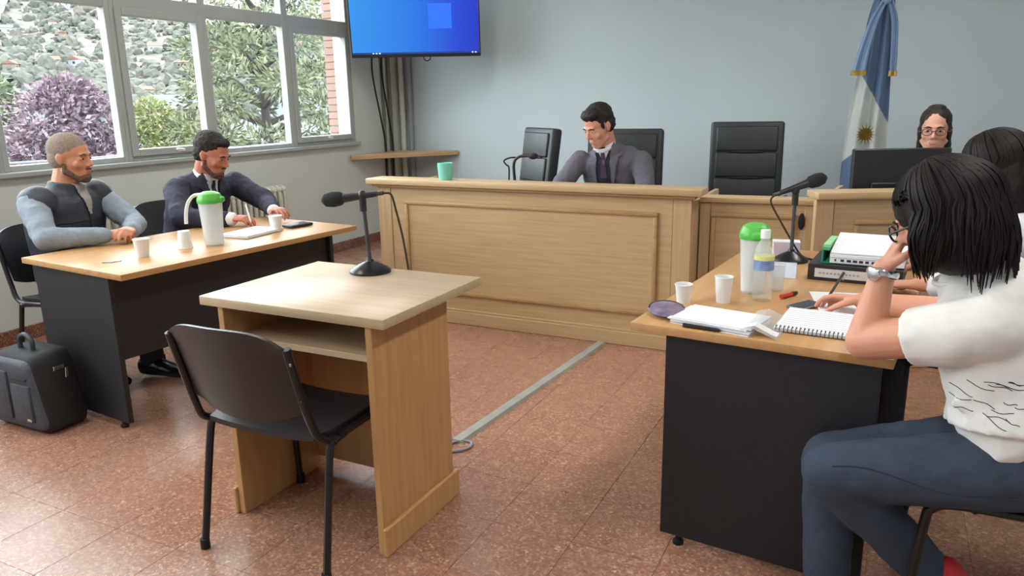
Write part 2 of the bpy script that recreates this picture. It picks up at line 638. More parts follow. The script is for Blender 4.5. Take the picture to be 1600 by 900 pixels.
# daylight comes in through the window openings: portals guide the sky light
for (a, b) in ((WY0, 2.3), (2.3, WY1)):
    ld = bpy.data.lights.new('window_portal', 'AREA')
    ld.shape = 'RECTANGLE'
    ld.size = b - a
    ld.size_y = WZ1 - WZ0
    ld.cycles.is_portal = True
    lo = bpy.data.objects.new('window_portal', ld)
    COL.objects.link(lo)
    lo.matrix_world = Matrix.Translation((XL - 0.21, (a + b) / 2, (WZ0 + WZ1) / 2)) @ Matrix(((0, 0, -1), (1, 0, 0), (0, -1, 0))).to_4x4()

# ------------------------------------------------------------------ outdoors
m_ground = mat('street_ground', srgb(60, 62, 58), 0.9, col2=srgb(46, 54, 42), scale=0.12)
m_hill = mat('hillside', srgb(52, 60, 54), 0.9, col2=srgb(98, 86, 80), scale=0.08, detail=8)
m_scrub = mat('hill_scrub', srgb(54, 61, 55), 0.9, col2=srgb(86, 84, 76), scale=0.05)
m_pale_track = mat('pale_clearing', srgb(118, 126, 134), 0.9)
m_brick = mat('pink_brick_pillar', srgb(132, 104, 94), 0.85, var=0.05, rand=0.06)
m_white_house = mat('whitewash', srgb(138, 142, 146), 0.8, var=0.02)
m_roof_grey = mat('sheet_roof', srgb(58, 62, 68), 0.6)
m_roof_red = mat('rust_roof', srgb(104, 70, 60), 0.8)
m_house_warm = mat('warm_render', srgb(112, 100, 88), 0.85, rand=0.15)
m_dark_glass = mat('dark_window_glass', srgb(40, 48, 56), 0.15)
m_bark = mat('bark', srgb(52, 46, 42), 0.9, var=0.2)
m_wire = mat('power_cable', srgb(80, 82, 88), 0.6)
GZ = -4.0
bm = NB(); bx(bm, -420, XL - 0.25, -120, 620, GZ - 0.3, GZ)
structure(mesh_obj('ground', bm, m_ground, smooth=False))
random.seed(7)
def hill_h(x, y):
    t = max(0.0, (-x - 300) / 600.0)
    h = 125 * t ** 0.9
    h += 14 * t ** 0.5 * (math.sin(y * 0.013 + 1.1) + 0.6 * math.sin(y * 0.031 + x * 0.012) + 0.3 * math.sin(x * 0.05 + y * 0.06))
    return GZ - 0.05 + h
bm = NB()
hx, hy = 30, 48
grid = [[bm.verts.new((-300 - 600 * i / hx, -150 + 1650 * j / hy, hill_h(-300 - 600 * i / hx, -150 + 1650 * j / hy))) for j in range(hy + 1)] for i in range(hx + 1)]
for i in range(hx):
    for j in range(hy):
        bm.faces.new((grid[i][j], grid[i + 1][j], grid[i + 1][j + 1], grid[i][j + 1]))
hill = structure(mesh_obj('hill', bm, m_hill))
tb_ = NB()
bmesh.ops.create_icosphere(tb_, subdivisions=2, radius=1)
tv_ = [v.co.copy() for v in tb_.verts]
tf_ = [tuple(v.index for v in f.verts) for f in tb_.faces]
tb_.free()
sv, sf = [], []
for k in range(5200):
    x = -random.uniform(305, 850)
    y = -x * random.uniform(0.15, 1.5)
    s = random.uniform(1.2, 4.2)
    r3 = (s * random.uniform(0.8, 1.3), s * random.uniform(0.8, 1.4), s * random.uniform(0.7, 1.6))
    z = hill_h(x, y) + s * 0.3
    n0 = len(sv)
    for q in tv_:
        j = random.uniform(0.7, 1.25)
        sv.append((x + q.x * r3[0] * j, y + q.y * r3[1] * j, z + q.z * r3[2] * j))
    sf += [tuple(i + n0 for i in f) for f in tf_]
sm_ = bpy.data.meshes.new('scrub')
sm_.from_pydata(sv, [], sf)
sm_.materials.append(m_scrub)
sc = bpy.data.objects.new('scrub', sm_)
COL.objects.link(sc)
sc.parent = hill
sc['kind'] = 'stuff'
def house(x, y, z, w, d, h, mw, mr, rz, label, group=None, name='hill_house'):
    t = thing(name, label, 'house', (x, y, z), rz, group)
    bm = NB(); bx(bm, -w / 2, w / 2, -d / 2, d / 2, -1.5, h)
    wall = mesh_obj('wall', bm, mw, t, smooth=False)
    bm = NB()
    o = 0.5
    v = [bm.verts.new(p) for p in ((-w / 2 - o, -d / 2 - o, h), (w / 2 + o, -d / 2 - o, h), (w / 2 + o, d / 2 + o, h), (-w / 2 - o, d / 2 + o, h),
                                   (-w / 2 - o, 0, h + d * 0.3), (w / 2 + o, 0, h + d * 0.3))]
    for f in ((0, 1, 5, 4), (2, 3, 4, 5), (0, 4, 3), (1, 2, 5), (0, 3, 2, 1)):
        bm.faces.new([v[i] for i in f])
    mesh_obj('roof', bm, mr, t, smooth=False)
    for sx in (-0.25, 0.25):
        for sy in (-1, 1):
            bm = NB(); box(bm, (sx * w, sy * d / 2, h * 0.55), (w * 0.16, 0.12, h * 0.34))
            mesh_obj('window', bm, m_dark_glass, t, smooth=False)
        bm = NB(); box(bm, ((1 if sx > 0 else -1) * w / 2, 0, h * 0.55), (0.12, d * 0.2, h * 0.34))
        mesh_obj('window', bm, m_dark_glass, t, smooth=False)
    return t
placed = []
while len(placed) < 46:
    x = -random.uniform(320, 800)
    y = -x * random.uniform(0.56, 1.38)
    s = random.uniform(7, 12)
    if any(abs(x - a) < 20 and abs(y - b) < 20 for a, b in placed):
        continue
    placed.append((x, y))
    house(x, y, hill_h(x, y), s, s * 0.75, s * 0.42, random.choice((m_white_house, m_house_warm, m_house_warm)),
          random.choice((m_roof_grey, m_roof_red, m_roof_red)), random.uniform(0, 180),
          'small pale house on the far hillside seen through the windows', 'houses on the far hillside')
bm = NB()
prev = None
pts = []
for k in range(9):
    x = -480 - 42 * k
    y = -x * (0.565 + 0.007 * k)
    pts.append(V((x, y, hill_h(x, y) + 3)))
for a, b in zip(pts[:-1], pts[1:]):
    box(bm, (a + b) / 2, ((b - a).length, 9, 1.2), 0, (b - a).to_track_quat('X', 'Z').to_matrix())
tr = mesh_obj('clearing', bm, m_pale_track, hill, smooth=False)
tr['label'] = 'pale straight track running up the hillside'
house(-36, 20.2, GZ, 8, 5, 4.2, m_white_house, m_roof_grey, 40, 'low white house behind the purple tree at the left window', name='street_house')
house(-38, 48.5, GZ, 14, 7, 4.6, m_white_house, m_roof_grey, 55, 'long white house behind the conifer at the right window', name='street_house')
house(-75, 44.4, GZ, 11, 7, 4.6, m_house_warm, m_roof_red, 30, 'warm rendered house with a rusty roof above the purple tree', name='street_house')
house(-110, 95, GZ, 12, 8, 5.0, m_house_warm, m_roof_grey, 15, 'warm rendered house with a grey roof behind the yellow shrub', name='street_house')

def leafy(name, label, base, crown, leafmat, n, leaf, trunk_r, group=None, spread=0.35, droop=0.0):
    """trunk, branches to each crown lobe, and leaf sprays over the lobes"""
    t = thing(name, label, 'tree', base, 0, group)
    B = V(base)
    bm = NB()
    top = V((0, 0, max(c[0][2] for c in crown) - base[2]))
    tube(bm, [V((0, 0, -0.05)), top * 0.4 + V((0.06, 0.05, 0)), top * 0.8], [trunk_r, trunk_r * 0.75, trunk_r * 0.25], 8)
    mesh_obj('trunk', bm, m_bark, t)
    bm = NB()
    for c, r in crown:
        q = V(c) - B
        z0 = max(0.3, q.z - 0.9 * r[2] - 0.3)
        tube(bm, [V((0, 0, z0)), V((q.x * 0.5, q.y * 0.5, (z0 + q.z) / 2)), q], [trunk_r * 0.4, trunk_r * 0.25, 0.02], 6)
    mesh_obj('branches', bm, m_bark, t)
    bm = NB()
    for k in range(n):
        c, r = random.choice(crown)
        d = V((random.gauss(0, 1), random.gauss(0, 1), random.gauss(0, 1))).normalized()
        q = random.uniform(0.25, 1.0) ** 0.5 * (1 + random.uniform(-0.1, 0.15))
        p = V(c) - B + V((d.x * r[0], d.y * r[1], d.z * r[2])) * q
        a = (d + V((random.uniform(-1, 1), random.uniform(-1, 1), random.uniform(-1, 1) - droop)) * 0.8).normalized()
        s = a.orthogonal().normalized()
        s.rotate(Quaternion(a, random.uniform(0, 6.28)))
        L = leaf * random.uniform(0.6, 1.5)
        w = L * spread
        v = [bm.verts.new(x) for x in (p, p + a * L * 0.5 + s * w, p + a * L, p + a * L * 0.5 - s * w)]
        bm.faces.new(v)
    fo = mesh_obj('foliage', bm, leafmat, t, smooth=False)
    return t
m_plum = mat('plum_leaves', srgb(92, 74, 84), 0.7, col2=srgb(124, 106, 116), scale=3)
m_pine = mat('pine_needles', srgb(68, 76, 54), 0.7, col2=srgb(102, 106, 76), scale=2.5)
m_yellow = mat('yellow_green_leaves', srgb(112, 112, 62), 0.7, col2=srgb(98, 110, 72), scale=3)
m_hedge = mat('hedge_leaves', srgb(72, 84, 60), 0.7, col2=srgb(96, 106, 78), scale=3)
leafy('plum_tree', 'purple-leaved plum tree outside the leftmost window', (-20, 13.3, GZ),
      [((-20, 13.0, 1.0), (1.0, 1.15, 0.95)), ((-20, 14.1, 0.9), (0.9, 0.95, 0.9)), ((-20, 13.5, 1.7), (0.7, 0.8, 0.5)), ((-20, 12.6, 0.3), (0.8, 0.8, 0.7)), ((-20, 13.9, 0.0), (1.0, 1.1, 0.7))],
      m_plum, 9000, 0.15, 0.16, spread=0.25)
# conifer with tiers of sweeping boughs
random.seed(21)
cr = []
for k in range(46):
    z = -2.2 + 7.0 * k / 46.0
    a = k * 2.4
    rr = 1.25 + 1.3 * (1 - k / 46.0) * random.uniform(0.6, 1.1)
    cr.append(((-17 + rr * math.cos(a), 17.6 + rr * math.sin(a), z + random.uniform(-0.2, 0.3)), (0.75, 0.75, 0.42)))
leafy('conifer', 'tall grey-green conifer outside the middle windows', (-17, 17.6, GZ), cr, m_pine, 15000, 0.22, 0.24, spread=0.14)
leafy('yellow_shrub', 'yellow-green shrub left of the conifer outside', (-26, 20.9, GZ),
      [((-26, 20.9, 0.9), (0.8, 0.9, 0.8)), ((-26, 21.8, 0.3), (0.9, 0.9, 0.8)), ((-26, 20.2, 0.2), (0.8, 0.7, 0.7))], m_yellow, 4500, 0.16, 0.1, spread=0.25)
leafy('garden_bush', 'dense green bush below the conifer outside', (-13, 11.6, GZ),
      [((-13, 11.0, -0.7), (0.9, 1.0, 0.9)), ((-13, 12.3, -0.5), (0.9, 1.0, 0.9)), ((-13, 13.4, -0.7), (0.9, 0.9, 0.8))], m_hedge, 5000, 0.13, 0.1, spread=0.25)
leafy('garden_shrub', 'pale green shrub left of the purple tree outside', (-24, 13.9, GZ),
      [((-24, 13.7, 1.6), (0.7, 0.8, 0.9)), ((-24, 13.3, 0.6), (0.8, 0.8, 0.9))], m_hedge, 3000, 0.16, 0.1, spread=0.25)
# exterior brick pillar beside the last window
pil = bpy.data.objects.new('trim_2', None)
COL.objects.link(pil)
pil.location = (-5.42, 6.83, 0)
structure(pil)
pil['label'] = 'pink brick pillar outside the last window'
bm = NB(); bx(bm, -0.11, 0.11, -0.11, 0.11, GZ, 3.6)
mesh_obj('mortar_core', bm, mat('mortar', srgb(140, 130, 122), 0.9), pil, smooth=False)
bm = NB(); box(bm, (0, 0, 0), (0.25, 0.25, 0.062), 0.004)
b0 = mesh_obj('brick', bm, m_brick, pil)
for k in range(40):
    o = b0 if k == 0 else b0.copy()
    if k:
        COL.objects.link(o)
    o.parent = pil
    o.location = (0, 0, 0.55 + k * 0.074)
for (x, z0, z1, r, lab) in ((-9.5, 0.78, 0.84, 0.016, 'upper power cable strung across the street outside'), (-9.3, 0.42, 0.40, 0.012, 'lower power cable strung across the street outside')):
    bm = NB()
    tube(bm, catmull([(x, -6, z0 + 0.3), (x, 6, z0), (x, 14, z1), (x, 26, z1 + 0.5)], 8), r, 6)
    tag(mesh_obj('power_cable', bm, m_wire), lab, 'cable')

# ------------------------------------------------------------------ radiator, corner pipes, shelf, television
rad = thing('radiator', 'pale column radiator under the windows behind the two men', 'radiator', (XL + 0.1, 4.14, 0))
m_rad = mat('radiator_enamel', srgb(196, 198, 186), 0.4)
bm = NB()
for (dx) in (-0.035, 0.035):
    tube(bm, catmull([(dx, 0, 0.13), (dx, 0, 0.2), (dx, 0, 0.65), (dx * 0.7, 0, 0.72), (0, 0, 0.735)], 3), 0.016, 8)
ell(bm, (0, 0, 0.15), (0.06, 0.022, 0.035), sub=2)
ell(bm, (0, 0, 0.71), (0.06, 0.022, 0.035), sub=2)
c0 = mesh_obj('column', bm, m_rad, rad)
for k in range(30):
    o = c0 if k == 0 else c0.copy()
    if k:
        COL.objects.link(o)
    o.parent = rad
    o.location = (0, -0.84 + 0.058 * k, 0)
bm = NB()
for y in (-0.75, 0.75):
    tube(bm, [(0, y, 0.0), (0, y, 0.14)], 0.018, 8)
tube(bm, [(0, -0.84, 0.15), (0, 0.84, 0.15)], 0.018, 8)
tube(bm, [(0, -0.84, 0.71), (0, 0.84, 0.71)], 0.018, 8)
mesh_obj('manifold', bm, m_rad, rad)

m_pipe_w = mat('white_pipe', srgb(214, 216, 208), 0.4)
m_pipe_g = mat('grey_conduit', srgb(150, 156, 166), 0.5)
m_pipe_d = mat('taupe_conduit', srgb(120, 114, 102), 0.6)
def wall_pipe(name, x, y, r, m, label, z0=0.09, z1=ZC):
    bm = NB()
    tube(bm, [(x, y, z0), (x, y, z1)], r, 14)
    t = mesh_obj(name, bm, m)
    for z in (0.6, 1.3, 2.0, 2.7):
        bm = NB()
        tube(bm, [(x, y, z - 0.012), (x, y, z + 0.012)], r * 1.2, 14)
        mesh_obj('clip', bm, m, t)
    return tag(t, label, 'pipe')
wall_pipe('heating_pipe', XL + 0.06, YF - 0.05, 0.03, m_pipe_w, 'white vertical pipe in the room corner')
wall_pipe('conduit', XL + 0.145, YF - 0.032, 0.028, m_pipe_g, 'blue-grey vertical conduit just right of the white corner pipe')
wall_pipe('conduit', XL + 0.022, YF - 0.22, 0.02, m_pipe_d, 'taupe vertical conduit left of the white corner pipe')
wall_pipe('conduit', XL + 0.018, YF - 0.33, 0.015, m_pipe_d, 'thin taupe conduit second left of the white corner pipe')

sh = thing('corner_shelf', 'narrow oak shelf across the room corner below the television', 'shelf', (-4.46, 6.54, 0.9), math.degrees(math.atan2(0.92, 0.68)))
bm = NB()
rr = [(-0.57, -0.03), (0.57, -0.03), (0.565, 0.02), (0.10, 0.40), (-0.02, 0.42), (-0.565, 0.02)]
v0 = [bm.verts.new((x, y, -0.018)) for x, y in rr]
v1 = [bm.verts.new((x, y, 0.018)) for x, y in rr]
bm.faces.new(v0[::-1]); bm.faces.new(v1)
for i in range(6):
    bm.faces.new((v0[i], v0[(i + 1) % 6], v1[(i + 1) % 6], v1[i]))
mesh_obj('board', bm, m_oak_h, sh)
bm = NB(); bx(bm, -0.572, 0.572, -0.042, -0.03, -0.026, 0.02, 0.003)
mesh_obj('front_edge', bm, m_oak_h, sh)

# television, on a bracket from the corner, tipped slightly forward
tv = thing('television', 'large black-framed television with blue screen mounted high in the corner', 'television', (-4.08, 6.255, 1.83), math.degrees(math.atan2(0.4423, 0.8967)))
tilt = Matrix.Rotation(R_(6), 3, 'X')
def tvm(bm):
    bmesh.ops.rotate(bm, verts=bm.verts, cent=(0, 0, 0), matrix=tilt)
    return bm
m_bezel = mat('television_bezel', srgb(26, 28, 32), 0.3)
bm = NB(); bx(bm, -0.605, 0.605, 0.0, 0.05, 0.0, 0.70, 0.006); bx(bm, -0.4, 0.4, 0.05, 0.09, 0.08, 0.5, 0.01)
mesh_obj('housing', tvm(bm), m_bezel, tv)
bm = NB()
bx(bm, -0.605, 0.605, -0.008, 0.0, 0.0, 0.028, 0.002); bx(bm, -0.605, 0.605, -0.008, 0.0, 0.69, 0.70, 0.002)
bx(bm, -0.605, -0.595, -0.008, 0.0, 0.028, 0.69, 0.002); bx(bm, 0.595, 0.605, -0.008, 0.0, 0.028, 0.69, 0.002)
mesh_obj('bezel', tvm(bm), m_bezel, tv)
m_scr = bpy.data.materials.new('blue_desktop_screen')
m_scr.use_nodes = True
nt = m_scr.node_tree
b = nt.nodes['Principled BSDF']
b.inputs['Base Color'].default_value = (0.01, 0.01, 0.012, 1)
b.inputs['Roughness'].default_value = 0.25
tc = nt.nodes.new('ShaderNodeTexCoord')
sx = nt.nodes.new('ShaderNodeSeparateXYZ')
nt.links.new(tc.outputs['Generated'], sx.inputs[0])
rp = nt.nodes.new('ShaderNodeValToRGB')
el = rp.color_ramp.elements
el[0].position, el[0].color = 0.0, (*srgb(44, 146, 236), 1)
el[1].position, el[1].color = 1.0, (*srgb(24, 52, 196), 1)
k = el.new(0.5); k.color = (*srgb(26, 118, 232), 1)
k = el.new(0.82); k.color = (*srgb(24, 70, 214), 1)
nt.links.new(sx.outputs['X'], rp.inputs['Fac'])
nt.links.new(rp.outputs['Color'], b.inputs['Emission Color'])
b.inputs['Emission Strength'].default_value = 0.3
bm = NB(); bx(bm, -0.596, 0.596, -0.006, 0.001, 0.045, 0.692)
screen = mesh_obj('screen', tvm(bm), m_scr, tv, smooth=False)
def emis(name, col, st):
    m = mat(name, col, 0.4)
    b = m.node_tree.nodes['Principled BSDF']
    b.inputs['Emission Color'].default_value = (*col, 1)
    b.inputs['Emission Strength'].default_value = st
    return m
bm = NB(); bx(bm, 0.13, 0.345, -0.0068, -0.005, 0.25, 0.47)
mesh_obj('bright_window_shape', tvm(bm), emis('screen_glow', srgb(30, 90, 226), 0.3), screen, smooth=False)
bm = NB(); bx(bm, -0.596, 0.596, -0.0065, 0.001, 0.029, 0.045)
tb = mesh_obj('taskbar', tvm(bm), emis('taskbar_blue', srgb(16, 50, 110), 0.2), screen, smooth=False)
m_icon = emis('icon_white', srgb(190, 210, 235), 0.3)
for x in (-0.40, -0.37, -0.34, 0.53, 0.56):
    bm = NB()
    bx(bm, x - 0.008, x + 0.008, -0.0075, -0.005, 0.032, 0.042)
    mesh_obj('taskbar_icon', tvm(bm), m_icon, screen, smooth=False)
bm = NB()
tube(bm, [(0, 0.09, 0.35), (0, 0.5, 0.42), (-0.1, 0.95, 0.42)], 0.03, 10)
bx(bm, -0.2, 0.2, 0.09, 0.12, 0.2, 0.5, 0.004)
mesh_obj('bracket', bm, m_black_metal, tv)
bm = NB()
tube(bm, catmull([(0.06, 0.03, 0.01), (0.075, 0.02, -0.025), (0.10, 0.02, -0.035), (0.125, 0.02, -0.02), (0.13, 0.03, 0.01)], 5), 0.005, 8)
mesh_obj('cable_loop', bm, m_black_metal, tv)
for i, (xa, ya, xb, yb, lab) in enumerate(((-4.72, 6.42, -4.735, 6.60, 'black cable hanging from the television, nearest the window'),
                                      (-4.70, 6.55, -4.73, 6.72, 'black cable hanging from the television, farther from the window'))):
    bm = NB()
    tube(bm, catmull([(-4.15 + 0.1 * i, 6.40 + 0.05 * i, 2.0), (xa + 0.1, ya - 0.02, 1.93), (xa, ya, 1.75), ((xa + xb) / 2 + 0.01, (ya + yb) / 2, 1.3), (xb, yb, 1.0), (xb - 0.01, yb, 0.6), (xb - 0.03, yb, 0.15)], 6), 0.0085, 8)
    tag(mesh_obj('hanging_cable', bm, m_rubber), lab, 'cable')

# ------------------------------------------------------------------ judge's bench and side benches
def panelled_front(t, x0, x1, z0, z1, yf, post_l, post_r, pan, base=0.085):
    """oak screen: end posts, face, moulded panel, plinth; yf is the face plane"""
    bm = NB(); bx(bm, x0 + post_l, x1 - post_r, yf + 0.004, yf + 0.03, base, z1)
    mesh_obj('face', bm, m_oak_h, t)
    for a, b in ((x0, x0 + post_l - 0.003), (x1 - post_r + 0.003, x1)):
        bm = NB(); bx(bm, a, b, yf, yf + 0.036, base, z1, 0.002)
        mesh_obj('post', bm, m_oak_v, t)
    px0, px1, pz0, pz1 = pan
    bm = NB(); bx(bm, px0 + 0.02, px1 - 0.02, yf - 0.002, yf + 0.006, pz0 + 0.02, pz1 - 0.02, 0.001)
    p = mesh_obj('panel', bm, m_oak_h, t)
    w = 0.026
    for nm, (a, b, c, d) in (('moulding', (px0, px1, pz1 - w, pz1)), ('moulding', (px0, px1, pz0, pz0 + w)),
                             ('moulding', (px0, px0 + w, pz0 + w, pz1 - w)), ('moulding', (px1 - w, px1, pz0 + w, pz1 - w))):
        bm = NB(); bx(bm, a, b, yf - 0.016, yf + 0.005, c, d, 0.007, 2)
        mesh_obj(nm, bm, m_moul, p)

jb = thing('judge_bench', "long oak judge's bench with moulded front panel along the front of the room", 'bench', (-1.99, 4.11, 0))
panelled_front(jb, -1.045, 1.045, 0, 0.895, 0.0, 0.105, 0.105, (-0.83, 0.86, 0.195, 0.80))
bm = NB(); bx(bm, -1.045, 1.045, -0.012, 0.04, 0.0, 0.085, 0.004); bx(bm, -1.045, 1.045, -0.006, 0.03, 0.085, 0.10, 0.003)
mesh_obj('plinth', bm, m_oak_h, jb)
bm = NB(); bx(bm, -1.10, 1.105, -0.055, 0.13, 0.90, 0.937, 0.006, 2)
mesh_obj('cap', bm, m_oak_top, jb)
bm = NB(); bx(bm, -1.07, 1.07, -0.03, 0.1, 0.882, 0.90, 0.004)
mesh_obj('cap_moulding', bm, m_moul, jb)
for x in (-1.045, 1.02):
    bm = NB(); bx(bm, x, x + 0.025, 0.037, 0.72, 0.0, 0.88 if x < 0 else 0.86, 0.002)
    mesh_obj('end_panel', bm, m_oak_v, jb)
bm = NB(); bx(bm, -1.018, 1.018, 0.04, 0.72, 0.73, 0.755, 0.003)
mesh_obj('worktop', bm, m_oak_top, jb)

sb = thing('side_bench', "lower oak bench section between the judge's bench and the clerk's desk", 'bench', (-0.66, 4.31, 0), 5)
panelled_front(sb, -0.278, 0.315, 0, 0.84, 0.0, 0.06, 0.04, (-0.215, 0.235, 0.15, 0.79))
bm = NB(); bx(bm, -0.278, 0.315, -0.01, 0.04, 0, 0.085, 0.004)
mesh_obj('plinth', bm, m_oak_h, sb)
bm = NB(); bx(bm, -0.282, 0.325, -0.02, 0.12, 0.845, 0.875, 0.006, 2)
mesh_obj('cap', bm, m_oak_top, sb)
bm = NB(); bx(bm, -0.22, 0.31, 0.04, 0.55, 0.72, 0.745, 0.003); bx(bm, -0.22, -0.198, 0.04, 0.55, 0, 0.72); bx(bm, 0.288, 0.31, 0.04, 0.55, 0, 0.72)
mesh_obj('worktop', bm, m_oak_top, sb)
bm = NB(); lathe(bm, [(0.001, 0), (0.034, 0), (0.034, 0.006), (0.026, 0.012), (0.001, 0.012)], 20, (0.262, -0.001, 0.755), Matrix.Rotation(R_(90), 3, 'X') @ Matrix.Diagonal((0.5, 1.35, 1)))
mesh_obj('cable_hole', bm, m_rubber, sb)

cd = thing('clerk_desk', "oak clerk's desk with moulded front turned towards the room, right of the side bench", 'desk', (-0.313, 4.10, 0), 26)
panelled_front(cd, 0.0, 1.5, 0, 0.905, 0.0, 0.095, 0.095, (0.20, 1.3, 0.195, 0.80))
bm = NB(); bx(bm, 0.0, 1.5, -0.012, 0.04, 0, 0.085, 0.004)
mesh_obj('plinth', bm, m_oak_h, cd)
bm = NB(); bx(bm, -0.005, 1.53, -0.03, 0.13, 0.908, 0.943, 0.006, 2)
mesh_obj('cap', bm, m_oak_top, cd)
bm = NB(); bx(bm, 1.475, 1.5, 0.037, 0.66, 0.0, 0.9, 0.002)
mesh_obj('end_panel', bm, m_oak_v, cd)
def slab(bm, poly, z0, z1):
    a = [bm.verts.new((x, y, z0)) for x, y in poly]
    b = [bm.verts.new((x, y, z1)) for x, y in poly]
    bm.faces.new(a[::-1]); bm.faces.new(b)
    for i in range(len(poly)):
        j = (i + 1) % len(poly)
        bm.faces.new((a[i], a[j], b[j], b[i]))
bm = NB(); slab(bm, [(0.015, 0.037), (0.04, 0.037), (0.415, 0.66), (0.388, 0.66)], 0.0, 0.9)
mesh_obj('end_panel', bm, m_oak_v, cd, smooth=False)
bm = NB(); slab(bm, [(0.043, 0.04), (1.473, 0.04), (1.473, 0.66), (0.418, 0.66)], 0.73, 0.755)
mesh_obj('worktop', bm, m_oak_top, cd, smooth=False)

# ------------------------------------------------------------------ witness table
wt = thing('witness_table', 'small oak table with open shelf standing alone in the middle of the floor', 'table', (-1.66, 1.98, 0))
bm = NB(); bx(bm, -0.385, 0.37, -0.245, 0.36, 0.768, 0.80, 0.004, 2)
mesh_obj('tabletop', bm, m_wtop, wt)
for x, nm in ((-0.315, 'left'), (0.292, 'right')):
    bm = NB(); bx(bm, x, x + 0.025, -0.235, 0.20, 0.0, 0.768, 0.002)
    s = mesh_obj('side_panel', bm, m_wside, wt)
    bm = NB()
    if x > 0:
        bx(bm, x + 0.026, x + 0.042, -0.245, 0.215, 0.0, 0.10, 0.004)
    else:
        bx(bm, x - 0.017, x - 0.001, -0.245, 0.215, 0.0, 0.10, 0.004)
    mesh_obj('plinth', bm, m_wside, s)
bm = NB(); bx(bm, -0.289, 0.291, 0.165, 0.187, 0.05, 0.767, 0.001)
mesh_obj('back_panel', bm, m_wside, wt)
bm = NB(); bx(bm, -0.289, 0.291, -0.19, 0.164, 0.635, 0.657, 0.002)
mesh_obj('shelf', bm, m_wtop, wt)

# ------------------------------------------------------------------ the two counsel desks
def counsel_desk(label, loc, w, L, inset, side):
    t = thing('counsel_desk', label, 'desk', (loc[0], loc[1], 0), -5.4)
    bm = NB(); bx(bm, -w / 2, w / 2, -L / 2, L / 2, 0.718, 0.745, 0.003, 2)
    mesh_obj('tabletop', bm, m_desktop, t)
    if side > 0:
        a, b = -w / 2 + 0.03, w / 2 - inset
        mx = b - 0.045
    else:
        a, b = -w / 2 + inset, w / 2 - 0.03
        mx = a + 0.02
    for y in (-L / 2 + 0.035, L / 2 - 0.06):
        bm = NB(); bx(bm, a, b, y, y + 0.025, 0.03, 0.718, 0.002)
        p = mesh_obj('end_panel', bm, m_black_panel, t)
        for x in (a + 0.06, b - 0.06):
            bm = NB(); lathe(bm, [(0.018, 0.0), (0.018, 0.012), (0.01, 0.014), (0.01, 0.03)], 12, (x, y + 0.0125, 0))
            mesh_obj('foot', bm, m_rubber, p)
    bm = NB(); bx(bm, mx, mx + 0.02, -L / 2 + 0.061, L / 2 - 0.061, 0.32, 0.717, 0.002)
    mesh_obj('modesty_panel', bm, m_black_panel, t)
    return t
counsel_desk('wood-topped charcoal desk of the two men under the windows', (-3.144, 2.75), 0.796, 1.41, 0.16, 1)
counsel_desk('wood-topped charcoal desk of the two women on the right', (-0.243, 2.845), 0.74, 1.41, 0.105, -1)

# floor cable cover
bm = NB()
a, b = V((-1.555, 2.56, 0)), V((-1.445, 4.085, 0))
d = (b - a).normalized(); s = V((d.y, -d.x, 0))
sec = [(-0.03, 0.0), (-0.022, 0.013), (0.022, 0.013), (0.03, 0.0)]
rings_to_mesh(bm, [[p + s * u + V((0, 0, z)) for u, z in sec] for p in (a, b)])
tag(mesh_obj('cable_cover', bm, mat('grey_aluminium', srgb(176, 182, 180), 0.35, metal=0.3), smooth=False), "grey floor cable cover from the witness table to the judge's bench", 'cable cover')
bm = NB()
tube(bm, catmull([(-1.60, 2.40, 0.006), (-1.56, 2.55, 0.006), (-1.50, 2.58, 0.006), (-1.475, 2.53, 0.006), (-1.52, 2.47, 0.006), (-1.62, 2.44, 0.006)], 6), 0.006, 8)
tag(mesh_obj('floor_cable', bm, m_pipe_g), 'thin grey cable looped on the floor behind the witness table', 'cable')

